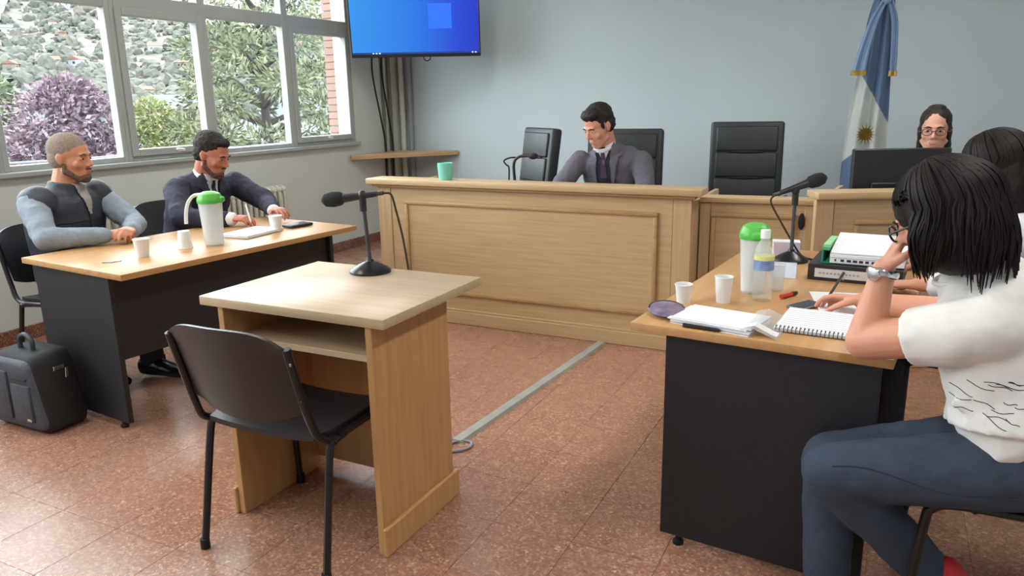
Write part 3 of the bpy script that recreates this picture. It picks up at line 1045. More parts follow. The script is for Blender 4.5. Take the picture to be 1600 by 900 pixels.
# ------------------------------------------------------------------ stacking chairs
def stacking_chair(label, loc, rz):
    """local +y is the way the chair faces"""
    t = thing('stacking_chair', label, 'chair', loc, rz)
    bm = NB()
    rows = []
    for j in range(9):
        y = -0.20 + 0.42 * j / 8
        row = []
        for i in range(11):
            u = -1 + 2 * i / 10
            w = 0.225 if 0 < j < 8 else 0.205
            z = 0.452 + 0.012 * abs(u) ** 2.5 - 0.035 * max(0, (j - 6) / 2) ** 2 - 0.004
            row.append(V((u * w, y, z)))
        rows.append(row)
    top = [[bm.verts.new(p) for p in r] for r in rows]
    bot = [[bm.verts.new(p - V((0, 0, 0.018))) for p in r] for r in rows]
    for g in (top, bot):
        for j in range(8):
            for i in range(10):
                bm.faces.new((g[j][i], g[j][i + 1], g[j + 1][i + 1], g[j + 1][i]))
    ring = [(0, i) for i in range(10)] + [(j, 10) for j in range(8)] + [(8, i) for i in range(10, 0, -1)] + [(j, 0) for j in range(8, 0, -1)]
    for k in range(len(ring)):
        a, b = ring[k], ring[(k + 1) % len(ring)]
        bm.faces.new((top[a[0]][a[1]], bot[a[0]][a[1]], bot[b[0]][b[1]], top[b[0]][b[1]]))
    mesh_obj('seat', bm, m_black_plastic, t, angle=50)
    bm = NB()
    N = 14
    f, k_ = [], []
    for j in range(9):
        v = j / 8
        z = 0.505 + 0.31 * v
        hw = 0.205 + 0.012 * v
        rowf, rowb = [], []
        for i in range(N + 1):
            u = -1 + 2 * i / N
            zz = z - (0.05 * abs(u) ** 4 if j == 8 else (0.015 * abs(u) ** 4 if j == 7 else 0)) + (0.035 * abs(u) ** 2.2 if j == 0 else 0)
            y = -0.215 - 0.085 * v - 0.045 * (1 - u * u) * (0.8 + 0.2 * v)
            rowf.append(bm.verts.new((u * hw, y, zz)))
            rowb.append(bm.verts.new((u * hw, y - 0.012, zz)))
        f.append(rowf); k_.append(rowb)
    for g in (f, k_):
        for j in range(8):
            for i in range(N):
                bm.faces.new((g[j][i], g[j][i + 1], g[j + 1][i + 1], g[j + 1][i]))
    ring = [(0, i) for i in range(N)] + [(j, N) for j in range(8)] + [(8, i) for i in range(N, 0, -1)] + [(j, 0) for j in range(8, 0, -1)]
    for q in range(len(ring)):
        a, b = ring[q], ring[(q + 1) % len(ring)]
        bm.faces.new((f[a[0]][a[1]], k_[a[0]][a[1]], k_[b[0]][b[1]], f[b[0]][b[1]]))
    mesh_obj('backrest', bm, m_black_plastic, t, angle=50)
    for s in (-1, 1):
        x = s * 0.238
        bm = NB()
        tube(bm, catmull([(s * 0.247, 0.235, 0.012), (x, 0.205, 0.36), (x, 0.19, 0.415), (x, 0.14, 0.435), (x, 0.0, 0.437), (x, -0.13, 0.435)], 5), 0.0125, 10)
        mesh_obj('front_leg', bm, m_black_metal, t)
        bm = NB()
        tube(bm, catmull([(x, -0.10, 0.432), (x, -0.15, 0.425), (x, -0.175, 0.39), (s * 0.247, -0.245, 0.012)], 5), 0.0125, 10)
        mesh_obj('rear_leg', bm, m_black_metal, t)
        bm = NB()
        xb = s * 0.232
        tube(bm, catmull([(s * 0.2, 0.02, 0.428), (xb, -0.13, 0.432), (xb, -0.20, 0.455), (s * 0.226, -0.232, 0.52), (s * 0.222, -0.27, 0.65), (s * 0.222, -0.30, 0.765)], 5), 0.0125, 10)
        mesh_obj('back_support', bm, m_black_metal, t)
        for y in (0.235, -0.245):
            bm = NB(); tube(bm, [(s * 0.247, y, 0.0), (s * 0.247, y, 0.035)], 0.0155, 10)
            mesh_obj('leg_cap', bm, m_rubber, t)
        bm = NB()
        for z0, y0 in ((0.60, -0.252), (0.72, -0.285)):
            ell(bm, (s * 0.228, y0 - 0.008, z0), (0.004, 0.008, 0.008), sub=2)
        mesh_obj('rivets', bm, m_chrome, t)
    bm = NB(); tube(bm, [(-0.238, 0.10, 0.43), (0.238, 0.10, 0.43)], 0.011, 8); tube(bm, [(-0.238, -0.09, 0.43), (0.238, -0.09, 0.43)], 0.011, 8)
    mesh_obj('crossbar', bm, m_black_metal, t)
    return t
stacking_chair('empty black stacking chair pushed up to the small oak table', (-1.675, 1.785, 0), 2)
stacking_chair('black stacking chair of the man in the padded vest', (-3.86, 2.53, 0), -84)
stacking_chair('black stacking chair of the man in the navy suit', (-3.99, 3.42, 0), -90)
stacking_chair('black stacking chair of the woman in the white T-shirt', (0.365, 2.215, 0), 90)
stacking_chair('black stacking chair of the woman at the far end of the right desk', (0.52, 3.06, 0), 88)

# ------------------------------------------------------------------ padded office chairs behind the benches
def office_chair(label, loc, rz, w=0.52, top=1.22, arms=True, low=0.60):
    """local -y is the way the chair faces"""
    t = thing('office_chair', label, 'chair', loc, rz)
    bm = NB(); box(bm, (0, -0.02, 0.47), (w, 0.5, 0.10), 0.035, None, 3)
    mesh_obj('seat', bm, m_leather, t)
    bm = NB()
    h = top - low
    lean = Matrix.Rotation(R_(-8), 3, 'X')
    box(bm, (0, 0.25, low + h / 2), (w, 0.085, h), 0.022, lean, 3)
    bk = mesh_obj('backrest', bm, m_leather, t)
    bm = NB()
    hs = (h - 0.06) / 3
    for k in range(3):
        z = low + 0.03 + hs * (k + 0.5)
        yy = 0.25 - 0.045 + (z - low - h / 2) * math.tan(R_(8))
        box(bm, (0, yy, z), (w - 0.085, 0.03, hs - 0.006), 0.0135, lean, 3)
    mesh_obj('cushion', bm, m_leather, bk)
    bm = NB()
    for k in (1, 2):
        z = low + 0.03 + hs * k
        yy = 0.25 - 0.058 + (z - low - h / 2) * math.tan(R_(8))
        ell(bm, (0, yy, z), (w * 0.27, 0.008, 0.012), sub=2)
    mesh_obj('seam', bm, m_rubber, bk)
    if arms:
        for s in (-1, 1):
            bm = NB()
            tube(bm, catmull([(s * (w / 2 + 0.02), 0.14, 0.45), (s * (w / 2 + 0.03), 0.2, 0.58), (s * (w / 2 + 0.03), 0.14, 0.68), (s * (w / 2 + 0.03), -0.12, 0.68), (s * (w / 2 + 0.02), -0.17, 0.45)], 5), 0.02, 8)
            mesh_obj('armrest', bm, m_black_plastic, t)
    bm = NB(); tube(bm, [(0, 0, 0.09), (0, 0, 0.42)], 0.028, 12)
    mesh_obj('column', bm, m_chrome, t)
    for k in range(5):
        a = 2 * math.pi * k / 5 + 0.3
        bm = NB(); tube(bm, [(0, 0, 0.11), (0.28 * math.cos(a), 0.28 * math.sin(a), 0.07)], [0.03, 0.018], 8)
        l = mesh_obj('base_arm', bm, m_black_plastic, t)
        bm = NB(); ell(bm, (0.28 * math.cos(a), 0.28 * math.sin(a), 0.029), (0.028, 0.028, 0.029), sub=2)
        mesh_obj('caster', bm, m_rubber, l)
    return t
office_chair("empty black leather chair turned aside left of the judge", (-2.56, 5.12, 0), -38, w=0.47, top=1.215)
office_chair("black leather chair the judge is sitting on", (-1.70, 5.14, 0), 10, w=0.55, top=1.205)
office_chair("empty black leather chair with pleated back behind the side bench", (-0.94, 5.72, 0), 9, w=0.53, top=1.235)
office_chair("black office chair behind the monitor with the clerk on it", (0.34, 5.15, 0), 20, w=0.46, top=0.98)
# ------------------------------------------------------------------ microphones
def microphone(label, loc, pole_top, rear, tip, cable, base_r=0.075, name='desk_microphone'):
    """loc: base centre on the table; rear, tip: ends of the microphone (world)"""
    t = thing(name, label, 'microphone', loc)
    L = V(loc)
    bm = NB(); lathe(bm, [(base_r, 0), (base_r, 0.008), (base_r * 0.92, 0.014), (base_r * 0.55, 0.03), (base_r * 0.2, 0.042), (0.012, 0.05)], 28)
    mesh_obj('base', bm, m_black_metal, t)
    P = V(pole_top) - L
    bm = NB(); tube(bm, [(0, 0, 0.045), P * 0.8 + V((0, 0, 0.01)), P], 0.0075, 12)
    mesh_obj('pole', bm, m_gunmetal, t)
    bm = NB(); tube(bm, [P - V((0, 0, 0.055)), P - V((0, 0, 0.01))], 0.013, 12); ell(bm, P + V((0, 0, 0.004)), (0.016, 0.016, 0.02), sub=2)
    mesh_obj('clip', bm, m_black_plastic, t)
    a, b = V(rear) - L, V(tip) - L
    d = (b - a).normalized()
    ln = (b - a).length
    bm = NB(); tube(bm, [a, a + d * ln * 0.25, a + d * ln * 0.62], [0.010, 0.0125, 0.018], 14)
    h = mesh_obj('microphone_body', bm, m_black_plastic, t)
    bm = NB(); tube(bm, [a + d * ln * 0.60, a + d * ln * 0.66, a + d * ln * 0.8, a + d * ln * 0.93, a + d * ln], [0.018, 0.026, 0.029, 0.024, 0.008], 16)
    mesh_obj('windscreen', bm, mat('foam', srgb(32, 33, 36), 0.85, bump=0.6, bscale=300), h)
    bm = NB(); tube(bm, [a - d * 0.025, a + d * 0.01], 0.008, 10)
    mesh_obj('plug', bm, m_gunmetal, h)
    bm = NB(); tube(bm, catmull([V(p) - L for p in cable], 6), 0.0042, 8)
    mesh_obj('cable', bm, mat('brown_black_cable', srgb(58, 46, 36), 0.6), t)
    return t
microphone('black microphone on a round weighted stand on the small oak table', (-1.72, 2.255, 0.80), (-1.735, 2.255, 1.085), (-1.685, 2.275, 1.094), (-1.885, 2.205, 1.068),
           [(-1.66, 2.285, 1.097), (-1.635, 2.295, 1.09), (-1.62, 2.30, 1.03), (-1.60, 2.305, 0.93), (-1.585, 2.305, 0.83), (-1.60, 2.33, 0.806)], 0.078)
microphone('black microphone on a round weighted stand at the far end of the women\'s desk', (-0.335, 3.30, 0.745), (-0.335, 3.30, 1.035), (-0.395, 3.275, 1.030), (-0.225, 3.345, 1.095),
           [(-0.415, 3.267, 1.022), (-0.425, 3.27, 0.99), (-0.38, 3.30, 0.90), (-0.345, 3.34, 0.83), (-0.30, 3.36, 0.76), (-0.24, 3.33, 0.75), (-0.16, 3.36, 0.75)], 0.07)
gm = thing('gooseneck_microphone', "slim gooseneck microphone on the judge's bench beside the turned chair", 'microphone', (-2.14, 4.36, 0.755))
bm = NB(); box(bm, (0, 0, 0.015), (0.1, 0.12, 0.03), 0.006)
mesh_obj('base', bm, m_black_plastic, gm)
bm = NB(); tube(bm, catmull([(0, 0, 0.03), (0.0, 0, 0.15), (-0.005, 0, 0.27), (0.03, 0.0, 0.315), (0.10, 0, 0.325)], 6), 0.009, 10)
mesh_obj('neck', bm, m_black_metal, gm)
bm = NB(); ell(bm, (0.13, 0, 0.322), (0.035, 0.021, 0.021), sub=2)
mesh_obj('windscreen', bm, m_rubber, gm)
bm = NB(); tube(bm, catmull([(0.03, 0.01, 0.31), (-0.03, 0, 0.31), (-0.075, 0, 0.29), (-0.06, 0, 0.265), (-0.04, 0, 0.24), (-0.05, 0.01, 0.1), (-0.05, 0.02, 0.01)], 6), 0.0055, 8)
mesh_obj('cable', bm, m_rubber, gm)

# ------------------------------------------------------------------ jugs, cups, bottle
m_clear = milky_mat('cloudy_jug_plastic', srgb(244, 250, 252), 0.4)
m_water = milky_mat('water', srgb(226, 240, 250), 0.25)
m_clearer = milky_mat('clear_plastic', srgb(225, 232, 232), 0.28)
def jug(label, loc, rz, r=0.058, h=0.225, handle=True):
    t = thing('water_jug', label, 'jug', loc, rz)
    bm = NB(); lathe(bm, [(0.001, 0), (r * 0.74, 0), (r * 0.77, 0.006), (r, h), (r - 0.003, h), (r * 0.74, 0.008), (0.001, 0.008)], 28)
    mesh_obj('body', bm, m_clear, t)
    bm = NB(); lathe(bm, [(0.001, 0.0085), (r * 0.725, 0.0085), (r * 0.9, h * 0.66), (0.001, h * 0.66)], 28)
    mesh_obj('water', bm, m_water, t)
    bm = NB(); lathe(bm, [(r * 1.04, h - 0.012), (r * 1.06, h), (r * 1.03, h + 0.012), (r * 0.85, h + 0.032), (r * 0.5, h + 0.042), (0.001, h + 0.044)], 28)
    box(bm, (r * 0.95, 0, h + 0.004), (0.03, 0.035, 0.026), 0.006)
    mesh_obj('lid', bm, m_green, t)
    bm = NB()
    tube(bm, catmull([(-r * 0.7, 0, h + 0.028), (-r - 0.02, 0, h + 0.022), (-r - 0.05, 0, h - 0.01), (-r - 0.066, 0, h - 0.06), (-r - 0.072, 0, h - 0.115)], 5), 0.0115, 10, 0.7)
    mesh_obj('handle', bm, m_white_plastic, t)
    return t
jug("tall clear water jug with green lid and white handle on the men's desk", (-2.975, 2.66, 0.745), 26)
jug("tall cloudy water jug with green lid on the women's desk", (-0.395, 2.70, 0.745), -75, r=0.052, h=0.205)
def cup(label, loc, r0, r1, h, name='plastic_cup'):
    t = thing(name, label, 'cup', loc)
    bm = NB(); lathe(bm, [(0.001, 0), (r0, 0), (r1, h), (r1 - 0.0015, h), (r0 - 0.0015, 0.002), (0.001, 0.002)] if r1 >= r0 else [(0.001, h), (r1, h), (r0, 0), (r0 - 0.0015, 0), (r1 - 0.0015, h - 0.002), (0.001, h - 0.002)], 22)
    mesh_obj('body', bm, m_white_plastic, t)
    bm = NB()
    q, z = (r1, h) if r1 >= r0 else (r0, 0.002)
    tube(bm, [(q * math.cos(a * math.pi / 12), q * math.sin(a * math.pi / 12), z) for a in range(25)], 0.002, 6)
    mesh_obj('rim', bm, m_white_plastic, t)
    return t
cup("white plastic cup nearest the near end of the men's desk", (-3.06, 2.315, 0.745), 0.026, 0.036, 0.085)
cup("upturned white plastic cup left of the water jug on the men's desk", (-3.055, 2.55, 0.745), 0.036, 0.026, 0.085)
cup("white plastic cup beside the writing man's hands", (-2.985, 3.10, 0.745), 0.026, 0.036, 0.085)
cup("short white plastic cup at the corner of the women's desk", (-0.585, 2.475, 0.745), 0.022, 0.029, 0.062)
cup("tall white plastic cup in front of the cloudy jug", (-0.462, 2.525, 0.745), 0.023, 0.030, 0.088)
bt = thing('water_bottle', 'clear plastic water bottle with a blue and yellow label', 'bottle', (-0.348, 2.60, 0.745))
prof = [(0.001, 0), (0.028, 0), (0.032, 0.006)]
for k in range(5):
    z = 0.02 + 0.018 * k
    prof += [(0.0325, z), (0.0305, z + 0.009)]
prof += [(0.0325, 0.112), (0.0325, 0.16), (0.026, 0.188), (0.0135, 0.212), (0.0135, 0.225), (0.001, 0.225)]
bm = NB(); lathe(bm, prof, 24)
mesh_obj('body', bm, m_clearer, bt)
bm = NB(); lathe(bm, [(0.0333, 0.108), (0.0333, 0.142)], 24)
lb = mesh_obj('label', bm, mat('bottle_label_blue', srgb(150, 178, 215), 0.4, col2=srgb(96, 120, 180), scale=25), bt)
bm = NB(); lathe(bm, [(0.0338, 0.142), (0.0332, 0.156)], 24)
mesh_obj('label_band', bm, mat('bottle_label_yellow', srgb(220, 218, 140), 0.4), lb)
bm = NB(); lathe(bm, [(0.016, 0.214), (0.016, 0.24), (0.014, 0.243), (0.001, 0.243)], 20)
mesh_obj('cap', bm, m_white_plastic, bt)
tm = thing('clear_tumbler', 'clear tumbler beside the red pen', 'cup', (-0.322, 2.76, 0.745))
bm = NB(); lathe(bm, [(0.001, 0), (0.023, 0), (0.028, 0.095), (0.0265, 0.095), (0.022, 0.004), (0.001, 0.004)], 20)
mesh_obj('body', bm, m_clearer, tm)
bm = NB(); tube(bm, [(0.0275 * math.cos(a * math.pi / 10), 0.0275 * math.sin(a * math.pi / 10), 0.095) for a in range(21)], 0.0018, 6)
mesh_obj('rim', bm, m_clearer, tm)
mc = thing('tumbler', "ribbed mint green tumbler on the left end of the judge's bench", 'cup', (-2.525, 4.145, 0.937))
bm = NB()
rings = []
for r, z in ((0.038, 0.0), (0.042, 0.01), (0.049, 0.095), (0.048, 0.103), (0.043, 0.103), (0.039, 0.012), (0.002, 0.011)):
    rings.append([(r * (1 + (0.02 if (k % 2 and r > 0.0375) else 0)) * math.cos(2 * math.pi * k / 48), r * (1 + (0.02 if (k % 2 and r > 0.0375) else 0)) * math.sin(2 * math.pi * k / 48), z) for k in range(48)])
rings_to_mesh(bm, rings)
m_mint = mat('mint_plastic', srgb(126, 214, 194), 0.35, var=0.05)
mesh_obj('body', bm, m_mint, mc)
bm = NB(); tube(bm, [(0.0465 * math.cos(a * math.pi / 14), 0.0465 * math.sin(a * math.pi / 14), 0.103) for a in range(29)], 0.003, 6)
mesh_obj('rim', bm, m_mint, mc)

# ------------------------------------------------------------------ things on the women's desk
def sheet_stack(name, label, cat, loc, rz, w, d, n, th, m=m_paper, jitter=0.006):
    t = thing(name, label, cat, loc, rz)
    rnd = random.Random(sum(map(ord, label)))
    for k in range(n):
        bm = NB(); box(bm, (rnd.uniform(-jitter, jitter), rnd.uniform(-jitter, jitter), th * (k + 0.5)), (w, d, th * 0.96), 0, Matrix.Rotation(rnd.uniform(-0.03, 0.03) if n > 1 else 0, 3, 'Z'))
        mesh_obj('sheet', bm, m, t, smooth=False)
    return t
DZ = 0.745
sheet_stack('paper_pile', "loose pile of printed papers at the front left of the women's desk", 'papers', (-0.425, 2.275, DZ), -12, 0.25, 0.17, 6, 0.0035)
ps = thing('plastic_sleeve', 'clear plastic sleeve lying over the edge of the paper pile', 'sleeve', (-0.282, 2.28, DZ), -4)
bm = NB()
pr = [(-0.055, 0.018), (-0.02, 0.028), (0.02, 0.012), (0.05, 0.002)]
rings_to_mesh(bm, [[(x, y, z) for x, z in pr] + [(x, y, z + 0.0012) for x, z in pr[::-1]] for y in (-0.12, 0.0, 0.11)])
mesh_obj('sleeve', bm, m_clearer, ps)
bm = NB(); rings_to_mesh(bm, [[(x * 0.9, y, z + 0.002) for x, z in pr] + [(x * 0.9, y, z + 0.003) for x, z in pr[::-1]] for y in (-0.1, -0.06)])
mesh_obj('punched_edge', bm, m_paper, ps)
nb = thing('spiral_notebook', 'open spiral notebook under the elbow of the woman in white', 'notebook', (-0.155, 2.37, DZ), -4)
bm = NB(); bx(bm, -0.10, 0.11, -0.125, 0.125, 0.0, 0.012, 0.001)
mesh_obj('page_block', bm, m_paper, nb, smooth=False)
bm = NB(); bx(bm, -0.102, 0.112, -0.127, 0.127, -0.0005, 0.002)
mesh_obj('back_cover', bm, m_black_plastic, nb, smooth=False)
bm = NB()
for k in range(18):
    x = -0.092 + k * 0.0113
    tube(bm, [(x, -0.122 + 0.011 * math.cos(a), 0.0105 + 0.0085 * math.sin(a)) for a in [i * math.pi / 5 for i in range(11)]], 0.0014, 5)
mesh_obj('spiral', bm, m_gunmetal, nb)
bm = NB()
for k in range(9):
    bx(bm, -0.09, 0.10, -0.09 + k * 0.022, -0.0885 + k * 0.022, 0.012, 0.0123)
mesh_obj('ruled_lines', bm, mat('ruling', srgb(170, 182, 205), 0.8), nb, smooth=False)
sheet_stack('paper_sheet', "white sheet the woman is writing on behind the notebook", 'paper', (-0.085, 2.66, DZ), 12, 0.2, 0.27, 2, 0.002, jitter=0.002)
pp = thing('zip_pouch', 'purple and grey zipped pouch at the desk corner', 'pouch', (-0.60, 2.315, DZ), 20)
m_purple = mat('purple_cloth', srgb(96, 76, 116), 0.7, col2=srgb(140, 130, 146), scale=25, bump=0.2)
bm = NB(); ell(bm, (0, 0, 0.014), (0.06, 0.09, 0.014), seg=(20, 10))
mesh_obj('body', bm, m_purple, pp)
bm = NB(); tube(bm, [(0.055 * math.cos(a), 0.082 * math.sin(a), 0.02) for a in [i * math.pi / 10 for i in range(11)]], 0.003, 6)
mesh_obj('zip', bm, m_black_plastic, pp)
pn = thing('pen', 'black pen at the front edge under the paper pile', 'pen', (-0.46, 2.182, DZ), -6)
bm = NB(); tube(bm, [(-0.055, 0, 0.0065), (0.05, 0, 0.0065), (0.06, 0, 0.0065)], [0.0062, 0.006, 0.002], 10)
mesh_obj('barrel', bm, m_black_plastic, pn)
bm = NB(); box(bm, (-0.04, 0, 0.0135), (0.035, 0.004, 0.002), 0.0005)
mesh_obj('pocket_clip', bm, m_chrome, pn)
rp_ = thing('pen', 'red pen lying beside the clear tumbler', 'pen', (-0.275, 2.665, DZ), 62)
bm = NB(); tube(bm, [(-0.03, 0, 0.0085), (0.03, 0, 0.0085), (0.04, 0, 0.0085)], [0.008, 0.008, 0.003], 10)
mesh_obj('barrel', bm, mat('red_pen', srgb(206, 62, 48), 0.35), rp_)
bm = NB(); tube(bm, [(0.028, 0, 0.0085), (0.055, 0, 0.0085)], [0.0088, 0.007], 10)
mesh_obj('cap', bm, m_black_plastic, rp_)
er = thing('phone', 'small dark grey phone lying beside the writing hand', 'phone', (-0.205, 2.565, DZ), 60)
bm = NB(); box(bm, (0, 0, 0.005), (0.12, 0.06, 0.009), 0.003, None, 2)
mesh_obj('body', bm, mat('slate_plastic', srgb(96, 104, 112), 0.35), er)
bm = NB(); box(bm, (0, 0, 0.0098), (0.108, 0.052, 0.0006))
mesh_obj('screen', bm, m_dark_glass, er, smooth=False)
tc_ = thing('tent_card', 'small folded pale blue card standing in front of the microphone', 'card', (-0.325, 3.0, DZ), 4)
for s in (-1, 1):
    bm = NB(); box(bm, (0, s * 0.02, 0.027), (0.088, 0.0015, 0.062), 0, Matrix.Rotation(R_(s * 32), 3, 'X'))
    mesh_obj('leaf', bm, mat('pale_blue_card', srgb(206, 220, 238), 0.7, var=0.02), tc_, smooth=False)
pb = thing('document_box', 'small white box with a lilac print behind the bottle', 'box', (-0.37, 3.42, DZ), 10)
bm = NB(); box(bm, (0, 0, 0.03), (0.11, 0.06, 0.06), 0.002)
mesh_obj('body', bm, mat('lilac_card', srgb(226, 214, 224), 0.7, col2=srgb(200, 186, 214), scale=18), pb)
bm = NB(); box(bm, (0, 0, 0.0605), (0.112, 0.062, 0.006), 0.001)
mesh_obj('lid', bm, m_paper, pb)

bd = thing('lever_arch_binder', 'black binder lying flat with a white spine label', 'binder', (-0.07, 3.11, DZ), -4)
bm = NB()
bx(bm, -0.16, 0.16, -0.14, 0.14, 0.0, 0.004, 0.001); bx(bm, -0.16, 0.16, -0.14, 0.14, 0.056, 0.06, 0.001); bx(bm, -0.16, 0.16, -0.142, -0.137, 0.0, 0.06, 0.0015)
mesh_obj('cover', bm, m_black_plastic, bd)
bm = NB(); bx(bm, -0.15, 0.15, -0.13, 0.13, 0.006, 0.05)
mesh_obj('page_block', bm, m_paper, bd, smooth=False)
bm = NB(); bx(bm, -0.135, 0.05, -0.1435, -0.1415, 0.013, 0.046)
sl = mesh_obj('spine_label', bm, mat('label_grey_white', srgb(206, 208, 212), 0.6, var=0.03), bd, smooth=False)
bm = NB()
for k in range(11):
    bx(bm, -0.12 + 0.013 * k, -0.112 + 0.013 * k, -0.1445, -0.143, 0.026, 0.033)
mesh_obj('spine_writing', bm, mat('faded_ink', srgb(160, 162, 172), 0.8), sl, smooth=False)
gf = thing('folder', 'green card folder under the white file on the binder', 'folder', (-0.075, 3.125, DZ + 0.0605), -4)
bm = NB(); bx(bm, -0.115, 0.15, -0.12, 0.13, 0.0, 0.004); bx(bm, -0.115, -0.109, -0.12, 0.13, 0.0, 0.05); bx(bm, -0.115, -0.088, -0.12, 0.13, 0.048, 0.051)
mesh_obj('cover', bm, mat('green_card', srgb(40, 136, 100), 0.6), gf, smooth=False)
bm = NB(); box(bm, (-0.103, 0.02, 0.058), (0.026, 0.2, 0.014), 0.001)
mesh_obj('tab', bm, mat('pale_green_card', srgb(150, 214, 160), 0.6), gf, smooth=False)
wf = thing('file', 'thick white file with a row of dark marks on its edge', 'file', (-0.055, 3.115, DZ + 0.065), -4)
bm = NB()
box(bm, (0.02, 0, 0.026), (0.25, 0.235, 0.012)); box(bm, (0.02, 0, 0.009), (0.25, 0.235, 0.018))
mesh_obj('page_block', bm, m_paper, wf, smooth=False)
bm = NB(); box(bm, (0.02, 0.012, 0.055), (0.25, 0.24, 0.004), 0, Matrix.Rotation(R_(9), 3, 'X'))
mesh_obj('cover', bm, m_paper, wf, smooth=False)
bm = NB()
for k, wd in enumerate((0.006, 0.012, 0.015, 0.015, 0.014, 0.012, 0.014, 0.013, 0.012, 0.014)):
    bx(bm, -0.088 + 0.021 * k, -0.088 + 0.021 * k + wd, -0.1185, -0.117, 0.006, 0.015)
mesh_obj('dark_marks', bm, mat('purple_black_ink', srgb(60, 46, 72), 0.8), wf, smooth=False)

# ------------------------------------------------------------------ things on the men's desk
sheet_stack('paper_pile', "papers under the writing man's hand on the men's desk", 'papers', (-3.05, 2.98, DZ), 4, 0.19, 0.28, 4, 0.004)
ph = thing('phone', "dark phone lying at the far end of the men's desk", 'phone', (-2.985, 3.27, DZ), 80)
bm = NB(); box(bm, (0, 0, 0.009), (0.15, 0.09, 0.016), 0.005, None, 2)
mesh_obj('body', bm, m_black_plastic, ph)
bm = NB(); box(bm, (0, 0, 0.0175), (0.135, 0.077, 0.001))
mesh_obj('screen', bm, m_dark_glass, ph, smooth=False)
scp = thing('paper_scrap', "small grey scrap near the near end of the men's desk", 'scrap', (-3.10, 2.17, DZ), 30)
bm = NB(); box(bm, (0, 0, 0.0025), (0.05, 0.03, 0.004), 0.001); box(bm, (0.035, 0.012, 0.002), (0.02, 0.02, 0.003), 0.0005)
mesh_obj('scrap', bm, mat('grey_scrap', srgb(176, 170, 164), 0.8), scp)

# ------------------------------------------------------------------ laptop bag
bag = thing('laptop_bag', "black laptop bag standing on the floor against the men's desk", 'bag', (-3.44, 1.965, 0), 0)
m_bag = mat('bag_nylon', srgb(70, 76, 86), 0.6, var=0.15, scale=60, bump=0.3, bscale=200)
m_bag_s = mat('bag_gusset', srgb(26, 28, 32), 0.7, var=0.1, bump=0.2, bscale=200)
bm = NB()
def bagring(y, z0, z1, w0, w1, rr=0.05):
    pts = []
    for sx, sz in ((1, -1), (1, 1), (-1, 1), (-1, -1)):
        w = w0 if sz < 0 else w1
        cx_, cz_ = sx * (w - rr), (z0 + rr) if sz < 0 else (z1 - rr)
        base = {(1, -1): -90, (1, 1): 0, (-1, 1): 90, (-1, -1): 180}[(sx, sz)]
        for k in range(5):
            a = R_(base + 22.5 * k)
            pts.append(V((cx_ + rr * math.cos(a), y, cz_ + rr * math.sin(a))))
    return pts
rings_to_mesh(bm, [bagring(-0.10, 0.03, 0.325, 0.19, 0.135), bagring(-0.085, 0.004, 0.355, 0.212, 0.152), bagring(0.0, 0.002, 0.365, 0.214, 0.155),
                   bagring(0.075, 0.004, 0.36, 0.21, 0.152), bagring(0.09, 0.02, 0.34, 0.195, 0.135)])
body = mesh_obj('body', bm, m_bag_s, bag, angle=60)
bm = NB()
rings_to_mesh(bm, [bagring(-0.118, 0.04, 0.315, 0.175, 0.12, 0.04), bagring(-0.108, 0.022, 0.335, 0.195, 0.136), bagring(-0.088, 0.018, 0.34, 0.2, 0.142)])
front = mesh_obj('front_pocket', bm, m_bag, bag, angle=60)
for x0, x1, z1 in ((-0.135, -0.012, 0.285), (0.008, 0.14, 0.235)):
    bm = NB()
    box(bm, ((x0 + x1) / 2, -0.121, 0.06 + (z1 - 0.06) / 2), (x1 - x0, 0.016, z1 - 0.06), 0.007, None, 2)
    mesh_obj('pocket_flap', bm, m_bag, front)
bm = NB(); box(bm, (0.07, -0.1225, 0.262), (0.11, 0.01, 0.005)); box(bm, (-0.10, -0.1215, 0.308), (0.02, 0.008, 0.03), 0.003)
mesh_obj('zip', bm, m_gunmetal, front)
bm = NB(); box(bm, (0.12, -0.1305, 0.075), (0.03, 0.003, 0.012), 0.001)
mesh_obj('badge', bm, m_chrome, front)
bm = NB(); tube(bm, catmull([(-0.045, -0.02, 0.355), (-0.043, -0.02, 0.405), (0.0, -0.02, 0.43), (0.043, -0.02, 0.405), (0.045, -0.02, 0.355)], 6), 0.011, 10)
mesh_obj('handle', bm, mat('bag_handle', srgb(62, 68, 78), 0.5), bag)
bm = NB(); box(bm, (0.178, 0.0, 0.29), (0.006, 0.05, 0.02), 0.002, Matrix.Rotation(R_(12), 3, 'Y')); box(bm, (0.183, 0.03, 0.26), (0.005, 0.015, 0.05), 0.002, Matrix.Rotation(R_(10), 3, 'Y'))
mesh_obj('strap_ring', bm, m_chrome, bag)

# ------------------------------------------------------------------ clerk's monitor
mo = thing('monitor', "black computer monitor seen from behind on the clerk's desk", 'monitor', (0.055, 4.60, 0.755), 26.25)
bm = NB(); bx(bm, -0.262, 0.262, -0.012, 0.02, 0.065, 0.38, 0.006)
mesh_obj('housing', bm, m_black_plastic, mo)
bm = NB(); bx(bm, -0.16, 0.16, -0.026, -0.012, 0.09, 0.2, 0.006)
mesh_obj('back_cover', bm, m_black_plastic, mo)
bm = NB(); bx(bm, -0.03, 0.03, -0.045, -0.012, 0.015, 0.2, 0.004)
mesh_obj('stand', bm, m_black_plastic, mo)
bm = NB(); bx(bm, -0.13, 0.13, -0.1, 0.1, 0.0, 0.016, 0.005)
mesh_obj('foot', bm, m_black_plastic, mo)
bm = NB(); bx(bm, -0.252, 0.252, 0.0195, 0.0215, 0.08, 0.37)
mesh_obj('screen', bm, m_dark_glass, mo, smooth=False)

